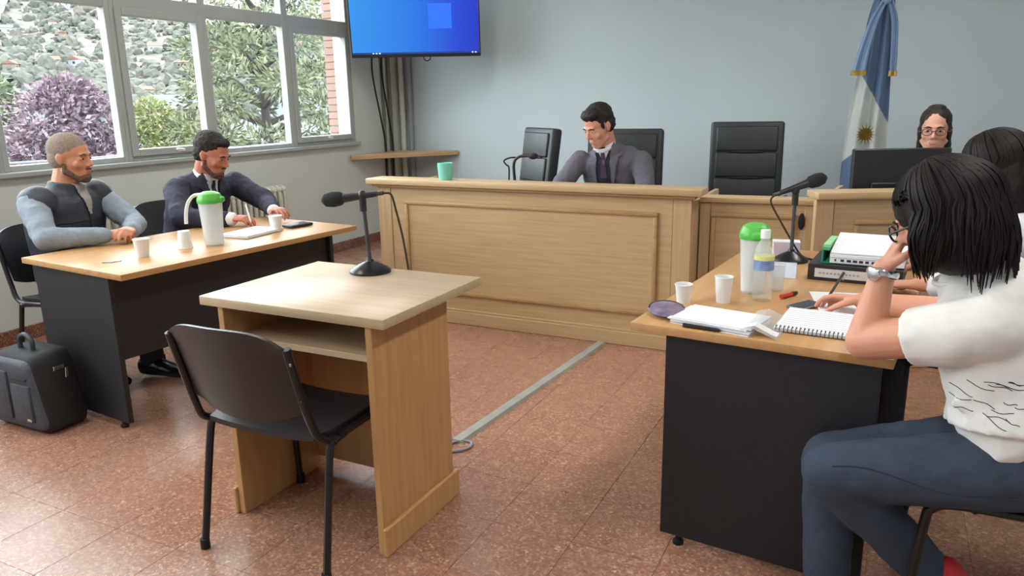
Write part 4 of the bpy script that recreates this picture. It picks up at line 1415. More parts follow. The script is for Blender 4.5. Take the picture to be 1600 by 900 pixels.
# ------------------------------------------------------------------ flag on its pole
fl = thing('flag', 'light blue and white flag with golden sun hanging on a pole', 'flag', (-0.125, 6.0, 0))
m_fblue = mat('flag_sky_blue', srgb(112, 140, 176), 0.55, var=0.05, scale=6, sheen=0.3)
m_fwhite = mat('flag_white', srgb(224, 228, 226), 0.55, var=0.03, scale=6, sheen=0.3)
m_gold = mat('gold_thread', srgb(196, 164, 84), 0.5, col2=srgb(150, 118, 56), scale=60)
bm = NB(); tube(bm, [(0.012, 0.035, 0.03), (0.012, 0.035, 2.45)], 0.014, 12); lathe(bm, [(0.014, 2.44), (0.03, 2.47), (0.02, 2.52), (0.001, 2.6)], 14, (0.012, 0.035, 0))
mesh_obj('pole', bm, m_moul, fl)
bm = NB(); lathe(bm, [(0.14, 0), (0.14, 0.02), (0.05, 0.04), (0.025, 0.09), (0.02, 0.12)], 24, (0.012, 0.035, 0))
mesh_obj('base', bm, m_moul, fl)
def interp(t, tab):
    for (a, x), (b, y) in zip(tab[:-1], tab[1:]):
        if t >= b:
            k = (a - t) / (a - b)
            return x + (y - x) * k
    return tab[-1][1]
LT = [(2.42, -0.03), (2.1, -0.06), (1.9, -0.10), (1.6, -0.125), (1.3, -0.165), (1.0, -0.185), (0.5, -0.19)]
RT = [(2.42, 0.03), (2.1, 0.055), (1.9, 0.07), (1.6, 0.075), (1.3, 0.088), (1.0, 0.095), (0.5, 0.10)]
def flag_pt(u, z):
    a, b = interp(z, LT), interp(z, RT)
    x = a + (b - a) * u
    amp = 0.018 + 0.03 * min(1, (2.4 - z) / 1.2)
    y = -0.03 + amp * math.sin(u * 14 + 1.0 + 0.5 * math.sin(z * 3)) * (0.5 + 0.5 * math.sin(u * math.pi)) - 0.02 * math.sin(u * math.pi)
    return V((x, y, z))
bm = NB()
NU, NZ = 80, 200
gv = [[bm.verts.new(flag_pt(i / NU, 2.42 - 1.9 * j / NZ)) for i in range(NU + 1)] for j in range(NZ + 1)]
for j in range(NZ):
    for i in range(NU):
        f = bm.faces.new((gv[j][i], gv[j][i + 1], gv[j + 1][i + 1], gv[j + 1][i]))
        p = f.calc_center_median()
        blue = p.z > 1.545 - (p.x + 0.10) / 0.175 * 0.30 or (i / NU < 0.24 and p.z < 1.05 + (i / NU) * 0.25 - 0.1)
        f.material_index = 0 if blue else 1
bmesh.ops.solidify(bm, geom=bm.faces[:], thickness=0.002)
me = mesh_obj('cloth', bm, [m_fblue, m_fwhite], fl)
bm = NB()
sc_u, sc_z = -0.045, 1.145
def on_flag(x, z, off):
    a, b = interp(z, LT), interp(z, RT)
    u = max(0, min(1, (x - a) / (b - a)))
    p = flag_pt(u, z)
    return V((x, p.y - off, z))
def flat_shape(bm, outline, off):
    c = V((sum(p[0] for p in outline) / len(outline), sum(p[1] for p in outline) / len(outline)))
    rings = []
    for k in (0.0, 0.35, 0.7, 1.0):
        rings.append([bm.verts.new(on_flag(c.x + (x - c.x) * max(k, 0.02), c.y + (z - c.y) * max(k, 0.02), off)) for x, z in outline])
    for a, b in zip(rings[:-1], rings[1:]):
        n = len(a)
        for i in range(n):
            bm.faces.new((a[i], a[(i + 1) % n], b[(i + 1) % n], b[i]))
    bm.faces.new(rings[0])
flat_shape(bm, [(sc_u + 0.042 * math.cos(a * math.pi / 12), sc_z + 0.042 * math.sin(a * math.pi / 12)) for a in range(24)], 0.006)
for k in range(16):
    a = 2 * math.pi * k / 16
    r1 = 0.088 if k % 2 == 0 else 0.08
    ol = []
    for r, da in ((0.04, -0.11), (r1, 0.0), (0.04, 0.11)):
        ol.append((sc_u + r * math.cos(a + da), sc_z + r * math.sin(a + da)))
    flat_shape(bm, ol, 0.005)
bmesh.ops.solidify(bm, geom=bm.faces[:], thickness=0.0015)
sun = mesh_obj('sun_emblem', bm, m_gold, fl)
bm = NB()
for dx, dz, rx in ((-0.014, 0.01, 0.006), (0.014, 0.01, 0.006), (0, -0.017, 0.012), (0, -0.001, 0.004)):
    p = on_flag(sc_u + dx, sc_z + dz, 0.009)
    ell(bm, p, (rx, 0.002, 0.004), sub=1)
mesh_obj('sun_face', bm, mat('brown_thread', srgb(120, 88, 40), 0.6), sun)
def ribbon(path, w0, w1, name='ribbon_tail'):
    bm = NB()
    pts = catmull([V(p) for p in path], 6)
    rings = []
    for i, p in enumerate(pts):
        t = i / (len(pts) - 1)
        w = w0 + (w1 - w0) * t
        row = []
        for k in range(9):
            u = -1 + 2 * k / 8
            row.append(p + V((u * w, 0.012 * math.sin(u * 5 + 1), 0.0)))
        rings.append(row + [q + V((0, 0.002, 0)) for q in row[::-1]])
    rings_to_mesh(bm, rings)
    r = mesh_obj(name, bm, m_fblue, fl)
    bm = NB()
    p = pts[-1]
    for k in range(14):
        u = -1 + 2 * k / 13
        q = p + V((u * w1, 0.012 * math.sin(u * 5 + 1), 0.004))
        tube(bm, [q, q + V((0.002 * u, 0, -0.035))], 0.004, 5)
    mesh_obj('gold_fringe', bm, m_gold, r)
ribbon([(0.0, -0.085, 2.03), (-0.055, -0.09, 1.90), (-0.10, -0.09, 1.72), (-0.125, -0.09, 1.575)], 0.02, 0.045)
ribbon([(0.025, -0.08, 2.03), (0.068, -0.085, 1.90), (0.082, -0.085, 1.72), (0.088, -0.085, 1.565)], 0.022, 0.022)
bm = NB()
ell(bm, (0.012, -0.085, 2.03), (0.03, 0.024, 0.034), sub=2)
mesh_obj('ribbon_knot', bm, m_fblue, fl)
# ------------------------------------------------------------------ people
def skin_mat(name, c):
    m = mat(name, c, 0.5, var=0.06, scale=30, bump=0.05, bscale=200, col2=tuple(min(1, x * y) for x, y in zip(c, (1.06, 0.97, 0.95))))
    b = m.node_tree.nodes['Principled BSDF']
    b.inputs['Subsurface Weight'].default_value = 0.08
    b.inputs['Subsurface Radius'].default_value = (0.02, 0.008, 0.004)
    return m
m_eye_dark = mat('eye_dark', srgb(46, 32, 26), 0.2)
m_eye_white = mat('eye_white', srgb(222, 214, 208), 0.3)
m_lip = mat('lips', srgb(176, 112, 102), 0.5)
m_shoe = mat('polished_black_leather', srgb(18, 18, 20), 0.22)
m_trouser = mat('dark_trousers', srgb(30, 32, 42), 0.85, var=0.1, bump=0.15, bscale=300)

class Head:
    def __init__(self, c, f, s=1.0, roll=0.0):
        self.c = V(c)
        self.f = V(f).normalized()
        self.r = self.f.cross(V((0, 0, 1))).normalized()
        self.u = self.r.cross(self.f)
        if roll:
            q = Quaternion(self.f, R_(roll))
            self.r.rotate(q)
            self.u.rotate(q)
        self.s = s
        self.M = Matrix((self.r, self.f, self.u)).transposed()
    def p(self, x, y, z):
        return self.c + (self.r * x + self.f * y + self.u * z) * self.s
    def e(self, bm, c, r, sub=3, rot=None):
        M = self.M if rot is None else self.M @ rot
        ell(bm, self.p(*c), [q * self.s for q in r], M, sub)
    def cap(self, bm, a, ra, b, rb, seg=12):
        capsule(bm, self.p(*a), ra * self.s, self.p(*b), rb * self.s, seg)

def add_head(bm, h, neck_base, neck_r=0.058, female=False):
    w = 0.94 if female else 1.0
    h.e(bm, (0, -0.008, 0.032), (0.076 * w, 0.096, 0.088))
    h.e(bm, (0, 0.028, -0.02), (0.067 * w, 0.066, 0.075))
    h.e(bm, (0, 0.038, -0.07), (0.053 * w, 0.052, 0.045))
    h.e(bm, (0, 0.066, -0.098), (0.026 * w, 0.022, 0.018))
    for s in (-1, 1):
        h.e(bm, (s * 0.043 * w, 0.062, -0.026), (0.022, 0.02, 0.022), 2)
        h.cap(bm, (s * 0.060 * w, 0.005, -0.06), 0.016, (s * 0.026 * w, 0.062, -0.098), 0.015)
        h.e(bm, (s * 0.077 * w, -0.004, -0.006), (0.009, 0.016, 0.028), 2, Matrix.Rotation(R_(12), 3, 'X'))
        h.e(bm, (s * 0.083 * w, -0.012, 0.004), (0.006, 0.012, 0.019), 2)
        h.e(bm, (s * 0.011, 0.099, -0.032), (0.009, 0.009, 0.007), 2)
        h.e(bm, (s * 0.031, 0.076, 0.002), (0.017, 0.012, 0.010), 2)
    h.e(bm, (0, 0.081, 0.024), (0.05 * w, 0.015, 0.012))
    h.cap(bm, (0, 0.088, 0.012), 0.0085, (0, 0.110, -0.026), 0.0105)
    h.cap(bm, (-0.016, 0.088, -0.058), 0.0065, (0.016, 0.088, -0.058), 0.0065)
    h.cap(bm, (-0.014, 0.086, -0.068), 0.008, (0.014, 0.086, -0.068), 0.008)
    capsule(bm, h.p(0, -0.022, -0.045), neck_r * h.s * 0.96, V(neck_base), neck_r * 1.12)

def face_parts(h, t, O, brow_m, female=False, lips=True, closed=False):
    def put(name, bm, m, par):
        bmesh.ops.translate(bm, verts=bm.verts, vec=-O)
        return mesh_obj(name, bm, m, par)
    for s in (-1, 1):
        bm = NB()
        h.e(bm, (s * 0.031, 0.0815, 0.003), (0.0115, 0.0075, 0.0028 if closed else 0.005), 2)
        e = put('eye', bm, m_eye_white, t)
        bm = NB()
        h.e(bm, (s * 0.031, 0.0865, 0.0025), (0.0075, 0.004, 0.0028 if closed else 0.005), 2)
        put('iris', bm, m_eye_dark, e)
        bm = NB()
        tube(bm, [h.p(s * 0.012, 0.0935, 0.021), h.p(s * 0.03, 0.094, 0.0265), h.p(s * 0.05, 0.083, 0.020)], [0.003 * h.s, 0.0042 * h.s, 0.002 * h.s], 6)
        put('eyebrow', bm, brow_m, t)
    if lips:
        bm = NB()
        h.cap(bm, (-0.016, 0.0905, -0.0585), 0.0032, (0.016, 0.0905, -0.0585), 0.0032, 8)
        h.cap(bm, (-0.011, 0.090, -0.066), 0.0042, (0.011, 0.090, -0.066), 0.0042, 8)
        put('lips', bm, m_lip, t)

def add_hand(bm, wrist, d, n, right, curl=(0.25, 0.35, 0.4, 0.45), s=1.0, thumb=0.7, spread=0.06, tin=0.2):
    """d: towards the fingers, n: out of the palm"""
    w = V(wrist)
    d = V(d).normalized()
    n = V(n)
    n = (n - d * n.dot(d)).normalized()
    l = d.cross(n) if right else -d.cross(n)
    def P(a, b, c):
        return w + (d * a + l * b + n * c) * s
    loft(bm, [(P(-0.03, 0, 0), 0.027 * s, 0.021 * s), (P(0.02, 0.002, 0), 0.032 * s, 0.018 * s), (P(0.06, 0.0, -0.002), 0.041 * s, 0.015 * s), (P(0.092, 0, -0.003), 0.040 * s, 0.012 * s)], l, 16)
    base = ((0.093, 0.031), (0.097, 0.010), (0.093, -0.011), (0.085, -0.030))
    lens = (0.072, 0.080, 0.074, 0.058)
    for i in range(4):
        p = P(base[i][0], base[i][1], -0.002)
        dirn = (d + l * spread * (1.5 - i)).normalized()
        ang = 0.0
        r = (0.0092, 0.0094, 0.009, 0.008)[i] * s
        for k, fr in enumerate((0.46, 0.30, 0.24)):
            ang += curl[i] * (1.0 if k == 0 else 1.25)
            q = p + (dirn * math.cos(ang) + n * math.sin(ang)) * lens[i] * fr * s
            capsule(bm, p, r * (1 - 0.07 * k), q, r * (0.95 - 0.08 * k), 10)
            p = q
    p = P(0.022, 0.026, 0.006)
    a1 = (d * 0.72 + l * thumb + n * (tin + 0.1)).normalized()
    q = p + a1 * 0.042 * s
    capsule(bm, p, 0.0145 * s, q, 0.0115 * s, 10)
    a2 = (d * 0.85 + l * (thumb - 0.45) + n * (tin + 0.15)).normalized()
    q2 = q + a2 * 0.032 * s
    capsule(bm, q, 0.0112 * s, q2, 0.010 * s, 10)
    a3 = (d * 0.9 + l * (thumb - 0.7) + n * (tin + 0.25)).normalized()
    capsule(bm, q2, 0.010 * s, q2 + a3 * 0.024 * s, 0.0082 * s, 10)

def limb(bm, pts, rr, seg=16):
    for i in range(len(pts) - 1):
        capsule(bm, pts[i], rr[i], pts[i + 1], rr[i + 1], seg)

def foot(bm, ankle, toe_dir, s=1.0, grow=0.0, z0=None):
    a = V(ankle)
    d = V(toe_dir).normalized()
    sd = d.cross(V((0, 0, 1))).normalized()
    up = sd.cross(d)
    g = grow
    loft(bm, [(a - d * 0.055 * s - up * 0.045, 0.032 + g, 0.04 + g), (a - up * 0.035, 0.037 + g, 0.05 + g), (a + d * 0.07 * s - up * 0.05, 0.042 + g, 0.034 + g),
              (a + d * 0.13 * s - up * 0.06, 0.046 + g, 0.026 + g), (a + d * 0.175 * s - up * 0.065, 0.036 + g, 0.019 + g)], sd, 16)

def torso(bm, secs, side):
    loft(bm, secs, side, 28, 2.3)

def base_body(bm, J, k=0.84, arm=(0.046, 0.041, 0.027), leg=(0.07, 0.052, 0.036)):
    side = (V(J['shR']) - V(J['shL'])).normalized()
    torso(bm, [(c, a * k, b * k) for c, a, b in J['torso']], side)
    for S in 'LR':
        limb(bm, [J['sh' + S], J['el' + S], J['wr' + S]], arm)
        limb(bm, [J['hip' + S], J['kn' + S], J['an' + S]], leg)
        foot(bm, J['an' + S], J['toe' + S])

def rel(bm, O):
    bmesh.ops.translate(bm, verts=bm.verts, vec=-O)
    return bm

def ring(bm, c, axis, r, tr, flat=1.0, seg=28, sy=1.0, a0=0.0, a1=2 * math.pi, up=None):
    ax = V(axis).normalized()
    u = ax.orthogonal().normalized() if up is None else (V(up) - ax * V(up).dot(ax)).normalized()
    w = ax.cross(u)
    pts = [V(c) + (u * math.cos(a0 + (a1 - a0) * k / seg) + w * math.sin(a0 + (a1 - a0) * k / seg) * sy) * r for k in range(seg + 1)]
    tube(bm, pts, tr, 8, flat, up=ax)

def trousers_shoes(t, O, J, m=m_trouser, shoe=m_shoe, r=(0.092, 0.072, 0.058), shoe_l=None, disp=0.010):
    bm = NB()
    side = (V(J['shR']) - V(J['shL'])).normalized()
    c, a, b = J['torso'][0]
    loft(bm, [(V(c) + V((0, 0, -0.02)), a * 0.98, b * 1.05), (V(c) + V((0, 0, 0.11)), a * 0.98, b * 1.0)], side, 24)
    for S in 'LR':
        limb(bm, [J['hip' + S], J['kn' + S], V(J['an' + S]) + V((0, 0, 0.01))], r)
    o, tr = remesh_obj('trousers', bm, 0.009, 6, m, t, disp, 0.09, O)
    for S in 'LR':
        bm = NB()
        foot(bm, J['an' + S], J['toe' + S], 1.06, 0.008)
        o2, _ = remesh_obj('shoe', bm, 0.007, 4, shoe, t, 0, 0.1, O)
        bm = NB()
        a_, d = V(J['an' + S]), V(J['toe' + S]).normalized()
        sd = d.cross(V((0, 0, 1))).normalized()
        up = sd.cross(d)
        for k in range(3):
            p = a_ + d * (0.055 + 0.02 * k) - up * (0.012 + 0.010 * k)
            tube(bm, [p - sd * 0.02, p + up * 0.008, p + sd * 0.02], 0.0025, 6)
        mesh_obj('laces', rel(bm, O), m_rubber, o2)
    return o, tr

def short_hair(name, h, t, O, m, prims, vox=0.005, disp=0.006, ds=0.018, it=2):
    bm = NB()
    for pr in prims:
        if len(pr) == 4:
            h.cap(bm, *pr)
        else:
            h.e(bm, *pr)
    return remesh_obj(name, bm, vox, it, m, t, disp, ds, O)

def hair_mat(name, c, c2):
    return mat(name, c, 0.5, scale=40, stretch=(1, 1, 0.15), col2=c2, bump=0.2, bscale=160, bstretch=(1, 1, 0.12), spec=0.22)

# ---- man in the padded vest
t = thing('person', 'man with shaved grey hair in a dark padded vest, hands clasped on the desk', 'person', (-3.93, 2.54, 0))
O = V(t.location)
J = dict(torso=[((-3.93, 2.545, 0.53), 0.175, 0.13), ((-3.945, 2.54, 0.68), 0.165, 0.125), ((-3.935, 2.54, 0.84), 0.185, 0.13), ((-3.90, 2.54, 0.95), 0.18, 0.10), ((-3.885, 2.545, 1.02), 0.085, 0.07)],
         shL=(-3.92, 2.74, 0.945), elL=(-3.68, 2.765, 0.80), wrL=(-3.505, 2.60, 0.795),
         shR=(-3.87, 2.34, 0.945), elR=(-3.665, 2.255, 0.80), wrR=(-3.52, 2.455, 0.795),
         hipL=(-3.88, 2.64, 0.545), knL=(-3.50, 2.66, 0.53), anL=(-3.46, 2.585, 0.105), toeL=(1, 0.25, 0),
         hipR=(-3.88, 2.44, 0.545), knR=(-3.50, 2.42, 0.53), anR=(-3.62, 2.40, 0.105), toeR=(1, -0.05, 0))
sk = skin_mat('tanned_skin', srgb(192, 134, 104))
h = Head((-3.865, 2.575, 1.165), (0.93, 0.36, -0.06), 1.04)
bm = NB()
base_body(bm, J)
add_head(bm, h, (-3.90, 2.55, 1.03), 0.062)
add_hand(bm, J['wrR'], (0.55, 0.80, -0.02), (-0.35, 0.25, -0.9), True, (0.5, 0.5, 0.55, 0.6), thumb=0.5)
add_hand(bm, (-3.50, 2.60, 0.805), (0.55, -0.75, 0.02), (-0.1, -0.2, -0.95), False, (0.45, 0.5, 0.55, 0.6), thumb=0.5)
body, btree = remesh_obj('body', bm, 0.0055, 3, sk, t, 0, 0.1, O)
m_beardA = mat('dark_beard', srgb(76, 58, 48), 0.85, col2=srgb(120, 92, 76), scale=90, bump=0.4, bscale=250)
m_hairA = mat('grey_stubble', srgb(120, 106, 94), 0.85, col2=srgb(150, 136, 122), scale=120, bump=0.3, bscale=300)
face_parts(h, t, O, m_beardA)
short_hair('hair', h, t, O, m_hairA, [((0, -0.016, 0.044), (0.079, 0.099, 0.085)), ((0, -0.034, 0.0), (0.0775, 0.075, 0.075))], vox=0.004, disp=0.0015)
short_hair('beard', h, t, O, m_beardA, [((0, 0.052, -0.09), (0.042, 0.046, 0.03)), ((0, 0.068, -0.099), (0.03, 0.027, 0.024)), ((0.066, 0.008, -0.03), 0.011, (0.061, 0.010, -0.062), 0.0155), ((-0.066, 0.008, -0.03), 0.011, (-0.061, 0.010, -0.062), 0.0155), ((0.061, 0.010, -0.062), 0.0175, (0.028, 0.064, -0.099), 0.0175), ((-0.061, 0.010, -0.062), 0.0175, (-0.028, 0.064, -0.099), 0.0175),
                                        ((-0.02, 0.092, -0.0495), 0.0055, (0.02, 0.092, -0.0495), 0.0055)], disp=0.004, ds=0.012, it=1)
m_sweat = mat('grey_sweater', srgb(138, 152, 164), 0.9, var=0.08, scale=40, bump=0.25, bscale=260)
bm = NB()
side = (V(J['shR']) - V(J['shL'])).normalized()
torso(bm, J['torso'][:4], side)
for S in 'LR':
    limb(bm, [J['sh' + S], J['el' + S], J['wr' + S]], (0.072, 0.058, 0.043))
remesh_obj('sweater', bm, 0.008, 5, m_sweat, t, 0.016, 0.06, O)
m_vest = mat('navy_padded_vest', srgb(46, 52, 64), 0.55, var=0.12, scale=14, bump=0.2, bscale=60)
bm = NB()
torso(bm, [(c, a * 1.09 + 0.008, b * 1.12 + 0.008) for c, a, b in J['torso'][:4]], side)
for S in 'LR':
    ell(bm, V(J['sh' + S]) + (V(J['torso'][3][0]) - V(J['sh' + S])) * 0.13 + V((0, 0, 0.006)), (0.103, 0.088, 0.09), sub=3)
loft(bm, [((-3.905, 2.545, 0.98), 0.115, 0.095), ((-3.90, 2.55, 1.015), 0.09, 0.085), ((-3.897, 2.553, 1.04), 0.086, 0.08)], side, 24, hemi=False)
vest, vtree = remesh_obj('vest', bm, 0.008, 4, m_vest, t, 0.010, 0.07, O)
bm = NB()
N_ = V((-1, -0.1, 0))
for z in (0.60, 0.68, 0.76, 0.84):
    stroke(bm, vtree, [(-0.18 + 0.02 * k, z - 0.8) for k in range(19)], (-3.9, 2.54, 0.8), (0, 1, 0), (0, 0, 1), N_, 0.003, 0.0)
stroke(bm, vtree, [(0.0, -0.22 + 0.02 * k) for k in range(19)], (-3.9, 2.57, 0.8), (0, 1, 0), (0, 0, 1), N_, 0.004, 0.0)
mesh_obj('quilting_and_zip', rel(bm, O), m_rubber, vest)
patch('shirt_opening', vtree, [(-0.055, 0.22), (0.05, 0.22), (0.03, 0.13), (0.008, 0.03), (-0.006, 0.03), (-0.03, 0.13)], (-3.9, 2.575, 0.84), (0, 1, 0), (0, 0, 1), N_, mat('grey_shirt', srgb(150, 146, 140), 0.8), vest, O, off=0.004)
trousers_shoes(t, O, J)

# ---- man in the navy suit
t = thing('person', 'dark-haired bearded man in a navy suit writing at the desk', 'person', (-3.97, 3.40, 0))
O = V(t.location)
J = dict(torso=[((-4.0, 3.40, 0.52), 0.175, 0.13), ((-3.97, 3.395, 0.68), 0.17, 0.13), ((-3.89, 3.385, 0.83), 0.19, 0.135), ((-3.815, 3.375, 0.94), 0.185, 0.105), ((-3.78, 3.37, 1.0), 0.085, 0.07)],
         shL=(-3.77, 3.585, 0.93), elL=(-3.52, 3.59, 0.825), wrL=(-3.335, 3.45, 0.80),
         shR=(-3.80, 3.165, 0.93), elR=(-3.61, 3.01, 0.795), wrR=(-3.375, 3.115, 0.79),
         hipL=(-3.95, 3.50, 0.535), knL=(-3.53, 3.52, 0.53), anL=(-3.5, 3.5, 0.105), toeL=(1, 0.1, 0),
         hipR=(-3.95, 3.30, 0.535), knR=(-3.53, 3.27, 0.53), anR=(-3.5, 3.27, 0.105), toeR=(1, -0.1, 0))
sk = skin_mat('warm_skin', srgb(186, 122, 98))
h = Head((-3.70, 3.362, 1.13), (0.90, 0.20, -0.36), 1.06)
bm = NB()
base_body(bm, J)
add_head(bm, h, (-3.79, 3.37, 1.0), 0.062)
add_hand(bm, (-3.355, 3.12, 0.795), (0.86, 0.42, -0.06), (0.1, 0.25, -0.95), True, (0.45, 0.5, 0.55, 0.6), thumb=0.6, tin=0.35)
add_hand(bm, (-3.325, 3.445, 0.808), (0.86, -0.30, -0.05), (0.0, 0.0, -1), False, (0.28, 0.3, 0.33, 0.36), thumb=0.6, spread=0.14)
body, btree = remesh_obj('body', bm, 0.0055, 3, sk, t, 0, 0.1, O)
m_hairB = mat('black_brown_hair', srgb(28, 24, 23), 0.55, spec=0.25, col2=srgb(46, 38, 35), scale=70, bump=0.5, bscale=200)
m_beardB = mat('short_beard', srgb(82, 56, 46), 0.85, col2=srgb(124, 84, 68), scale=90, bump=0.4, bscale=250)
face_parts(h, t, O, m_hairB, closed=True)
short_hair('hair', h, t, O, m_hairB, [((0, -0.022, 0.052), (0.083, 0.098, 0.084)), ((0, -0.038, 0.005), (0.081, 0.074, 0.075)), ((0, 0.035, 0.088), (0.06, 0.05, 0.03))], disp=0.012, ds=0.02)
short_hair('beard', h, t, O, m_beardB, [((0, 0.052, -0.09), (0.042, 0.046, 0.03)), ((0, 0.068, -0.099), (0.03, 0.027, 0.024)), ((0.066, 0.008, -0.03), 0.011, (0.061, 0.010, -0.062), 0.0155), ((-0.066, 0.008, -0.03), 0.011, (-0.061, 0.010, -0.062), 0.0155), ((0.061, 0.010, -0.062), 0.0175, (0.028, 0.064, -0.099), 0.0175), ((-0.061, 0.010, -0.062), 0.0175, (-0.028, 0.064, -0.099), 0.0175),
                                        ((-0.02, 0.092, -0.0495), 0.0055, (0.02, 0.092, -0.0495), 0.0055)], disp=0.004, ds=0.012, it=1)
def suit(t, O, J, m_suit, front, U, chest, vest_m=None, tie_m=None, arm=(0.078, 0.062, 0.047), wide=1.0, m_shirt=None):
    bm = NB()
    side = (V(J['shR']) - V(J['shL'])).normalized()
    torso(bm, [(c, a * 1.06 * wide, b * 1.08) for c, a, b in J['torso'][:4]], side)
    nb_ = V(J['torso'][4][0])
    loft(bm, [(V(J['torso'][3][0]) + V((0, 0, 0.02)), 0.13, 0.095), (nb_ + V((0, 0, 0.0)), 0.088, 0.08)], side, 24)
    for S in 'LR':
        limb(bm, [J['sh' + S], J['el' + S], V(J['wr' + S])], arm)
        e = V(J['el' + S])
        capsule(bm, e + V((0, 0, 0.01)) + (V(J['sh' + S]) - e) * 0.15, arm[1] * 1.06, e + (V(J['wr' + S]) - e) * 0.12, arm[1] * 1.04)
    jk, tree = remesh_obj('jacket', bm, 0.008, 5, m_suit, t, 0.018, 0.065, O)
    N = -V(front).normalized()
    W = V((0, 0, 1))
    ms = m_shirt or mat('white_shirt', srgb(226, 228, 232), 0.7, var=0.02)
    patch('shirt_front', tree, [(-0.052, 0.115), (0.052, 0.115), (0.0, -0.13)], chest, U, W, N, ms, t, O, off=0.002, res=0.0035)
    if vest_m:
        patch('pullover', tree, [(-0.058, 0.10), (-0.03, 0.06), (0.0, -0.02), (0.03, 0.06), (0.058, 0.10), (0.066, -0.16), (-0.066, -0.16)], chest, U, W, N, vest_m, t, O, off=0.005, res=0.005)
    patch('tie', tree, [(-0.014, 0.095), (0.014, 0.095), (0.011, 0.07), (0.022, -0.11), (-0.022, -0.11), (-0.011, 0.07)], chest, U, W, N, tie_m, t, O, off=0.007, res=0.004)
    for s in (-1, 1):
        patch('lapel', tree, [(s * 0.050, 0.125), (s * 0.075, 0.10), (s * 0.115, 0.045), (s * 0.095, 0.03), (s * 0.065, -0.15), (s * 0.05, -0.15), (s * 0.045, 0.02)] if vest_m else
              [(s * 0.050, 0.125), (s * 0.075, 0.10), (s * 0.105, 0.045), (s * 0.085, 0.03), (s * 0.012, -0.14), (s * 0.002, -0.125), (s * 0.036, 0.02)], chest, U, W, N, m_suit, t, O, off=0.011, thick=0.004, res=0.0035)
        patch('collar_point', tree, [(s * 0.006, 0.105), (s * 0.052, 0.135), (s * 0.048, 0.085), (s * 0.030, 0.065)], chest, U, W, N, ms, t, O, off=0.012, res=0.003)
    for S in 'LR':
        w, e = V(J['wr' + S]), V(J['el' + S])
        d = (w - e).normalized()
        bm = NB()
        loft(bm, [(w + d * 0.01, arm[2] * 0.84, arm[2] * 0.84), (w + d * 0.045, arm[2] * 0.80, arm[2] * 0.80)], d.orthogonal(), 20)
        mesh_obj('shirt_cuff', rel(bm, O), ms, t)
    return jk, tree
m_navy = mat('navy_suiting', srgb(46, 46, 66), 0.85, var=0.12, scale=50, bump=0.15, bscale=300)
suit(t, O, J, m_navy, (0.98, -0.1, 0.1), (0, 1, 0), (-3.75, 3.365, 0.90), tie_m=mat('dark_tie', srgb(30, 30, 44), 0.5))
bm = NB()
ring(bm, (-3.77, 3.365, 1.012), (0.45, 0, 0.9), 0.069, 0.008, 1.8)
mesh_obj('shirt_collar', rel(bm, O), mat('white_collar', srgb(224, 226, 230), 0.7), t)
trousers_shoes(t, O, J)
pen = thing('pen', "white pen in the writing man's hand", 'pen', (-3.235, 3.165, 0.7655))
bm = NB(); tube(bm, [(0, 0, 0.001), (-0.006, 0.004, 0.012), (-0.055, 0.03, 0.10)], [0.0012, 0.005, 0.005], 8)
mesh_obj('barrel', bm, m_white_plastic, pen)
bm = NB(); box(bm, (-0.052, 0.033, 0.085), (0.003, 0.003, 0.03))
mesh_obj('pocket_clip', bm, m_chrome, pen)

# ---- judge
t = thing('person', 'dark-haired judge in a grey suit looking down behind the long bench', 'person', (-1.68, 5.05, 0))
O = V(t.location)
J = dict(torso=[((-1.67, 5.07, 0.53), 0.175, 0.13), ((-1.675, 5.05, 0.70), 0.175, 0.13), ((-1.685, 4.99, 0.89), 0.20, 0.135), ((-1.695, 4.92, 1.03), 0.195, 0.105), ((-1.705, 4.875, 1.10), 0.085, 0.07)],
         shR=(-1.895, 4.87, 1.01), elR=(-1.995, 4.74, 0.835), wrR=(-1.90, 4.50, 0.815),
         shL=(-1.485, 4.955, 1.01), elL=(-1.40, 4.79, 0.82), wrL=(-1.60, 4.56, 0.80),
         hipR=(-1.78, 5.02, 0.56), knR=(-1.80, 4.60, 0.55), anR=(-1.80, 4.62, 0.105), toeR=(0, -1, 0),
         hipL=(-1.57, 5.03, 0.56), knL=(-1.55, 4.60, 0.55), anL=(-1.55, 4.62, 0.105), toeL=(0.1, -1, 0))
sk = skin_mat('fair_skin', srgb(206, 152, 132))
h = Head((-1.735, 4.80, 1.245), (-0.42, -0.80, -0.42), 1.08)
bm = NB()
base_body(bm, J)
add_head(bm, h, (-1.70, 4.89, 1.07), 0.06)
add_hand(bm, (-1.89, 4.49, 0.805), (0.25, -0.9, -0.1), (0, 0, -1), True, (0.3, 0.35, 0.4, 0.45))
add_hand(bm, (-1.61, 4.55, 0.795), (-0.5, -0.8, -0.1), (0, 0, -1), False, (0.3, 0.35, 0.4, 0.45))
body, btree = remesh_obj('body', bm, 0.0055, 3, sk, t, 0, 0.1, O)
m_hairC = mat('very_dark_hair', srgb(24, 22, 23), 0.5, spec=0.25, col2=srgb(52, 46, 46), scale=70, bump=0.5, bscale=200)
face_parts(h, t, O, m_hairC, closed=True)
short_hair('hair', h, t, O, m_hairC, [((0, -0.02, 0.055), (0.083, 0.099, 0.086)), ((0, -0.04, 0.005), (0.081, 0.073, 0.075)), ((-0.005, 0.04, 0.095), (0.064, 0.055, 0.036)), ((0.068, 0.026, 0.02), (0.009, 0.012, 0.03)), ((-0.068, 0.026, 0.02), (0.009, 0.012, 0.03))], disp=0.012, ds=0.02)
m_grey = mat('grey_suiting', srgb(86, 86, 100), 0.85, scale=60, stretch=(10, 10, 0.4), col2=srgb(112, 110, 122), bump=0.12, bscale=300)
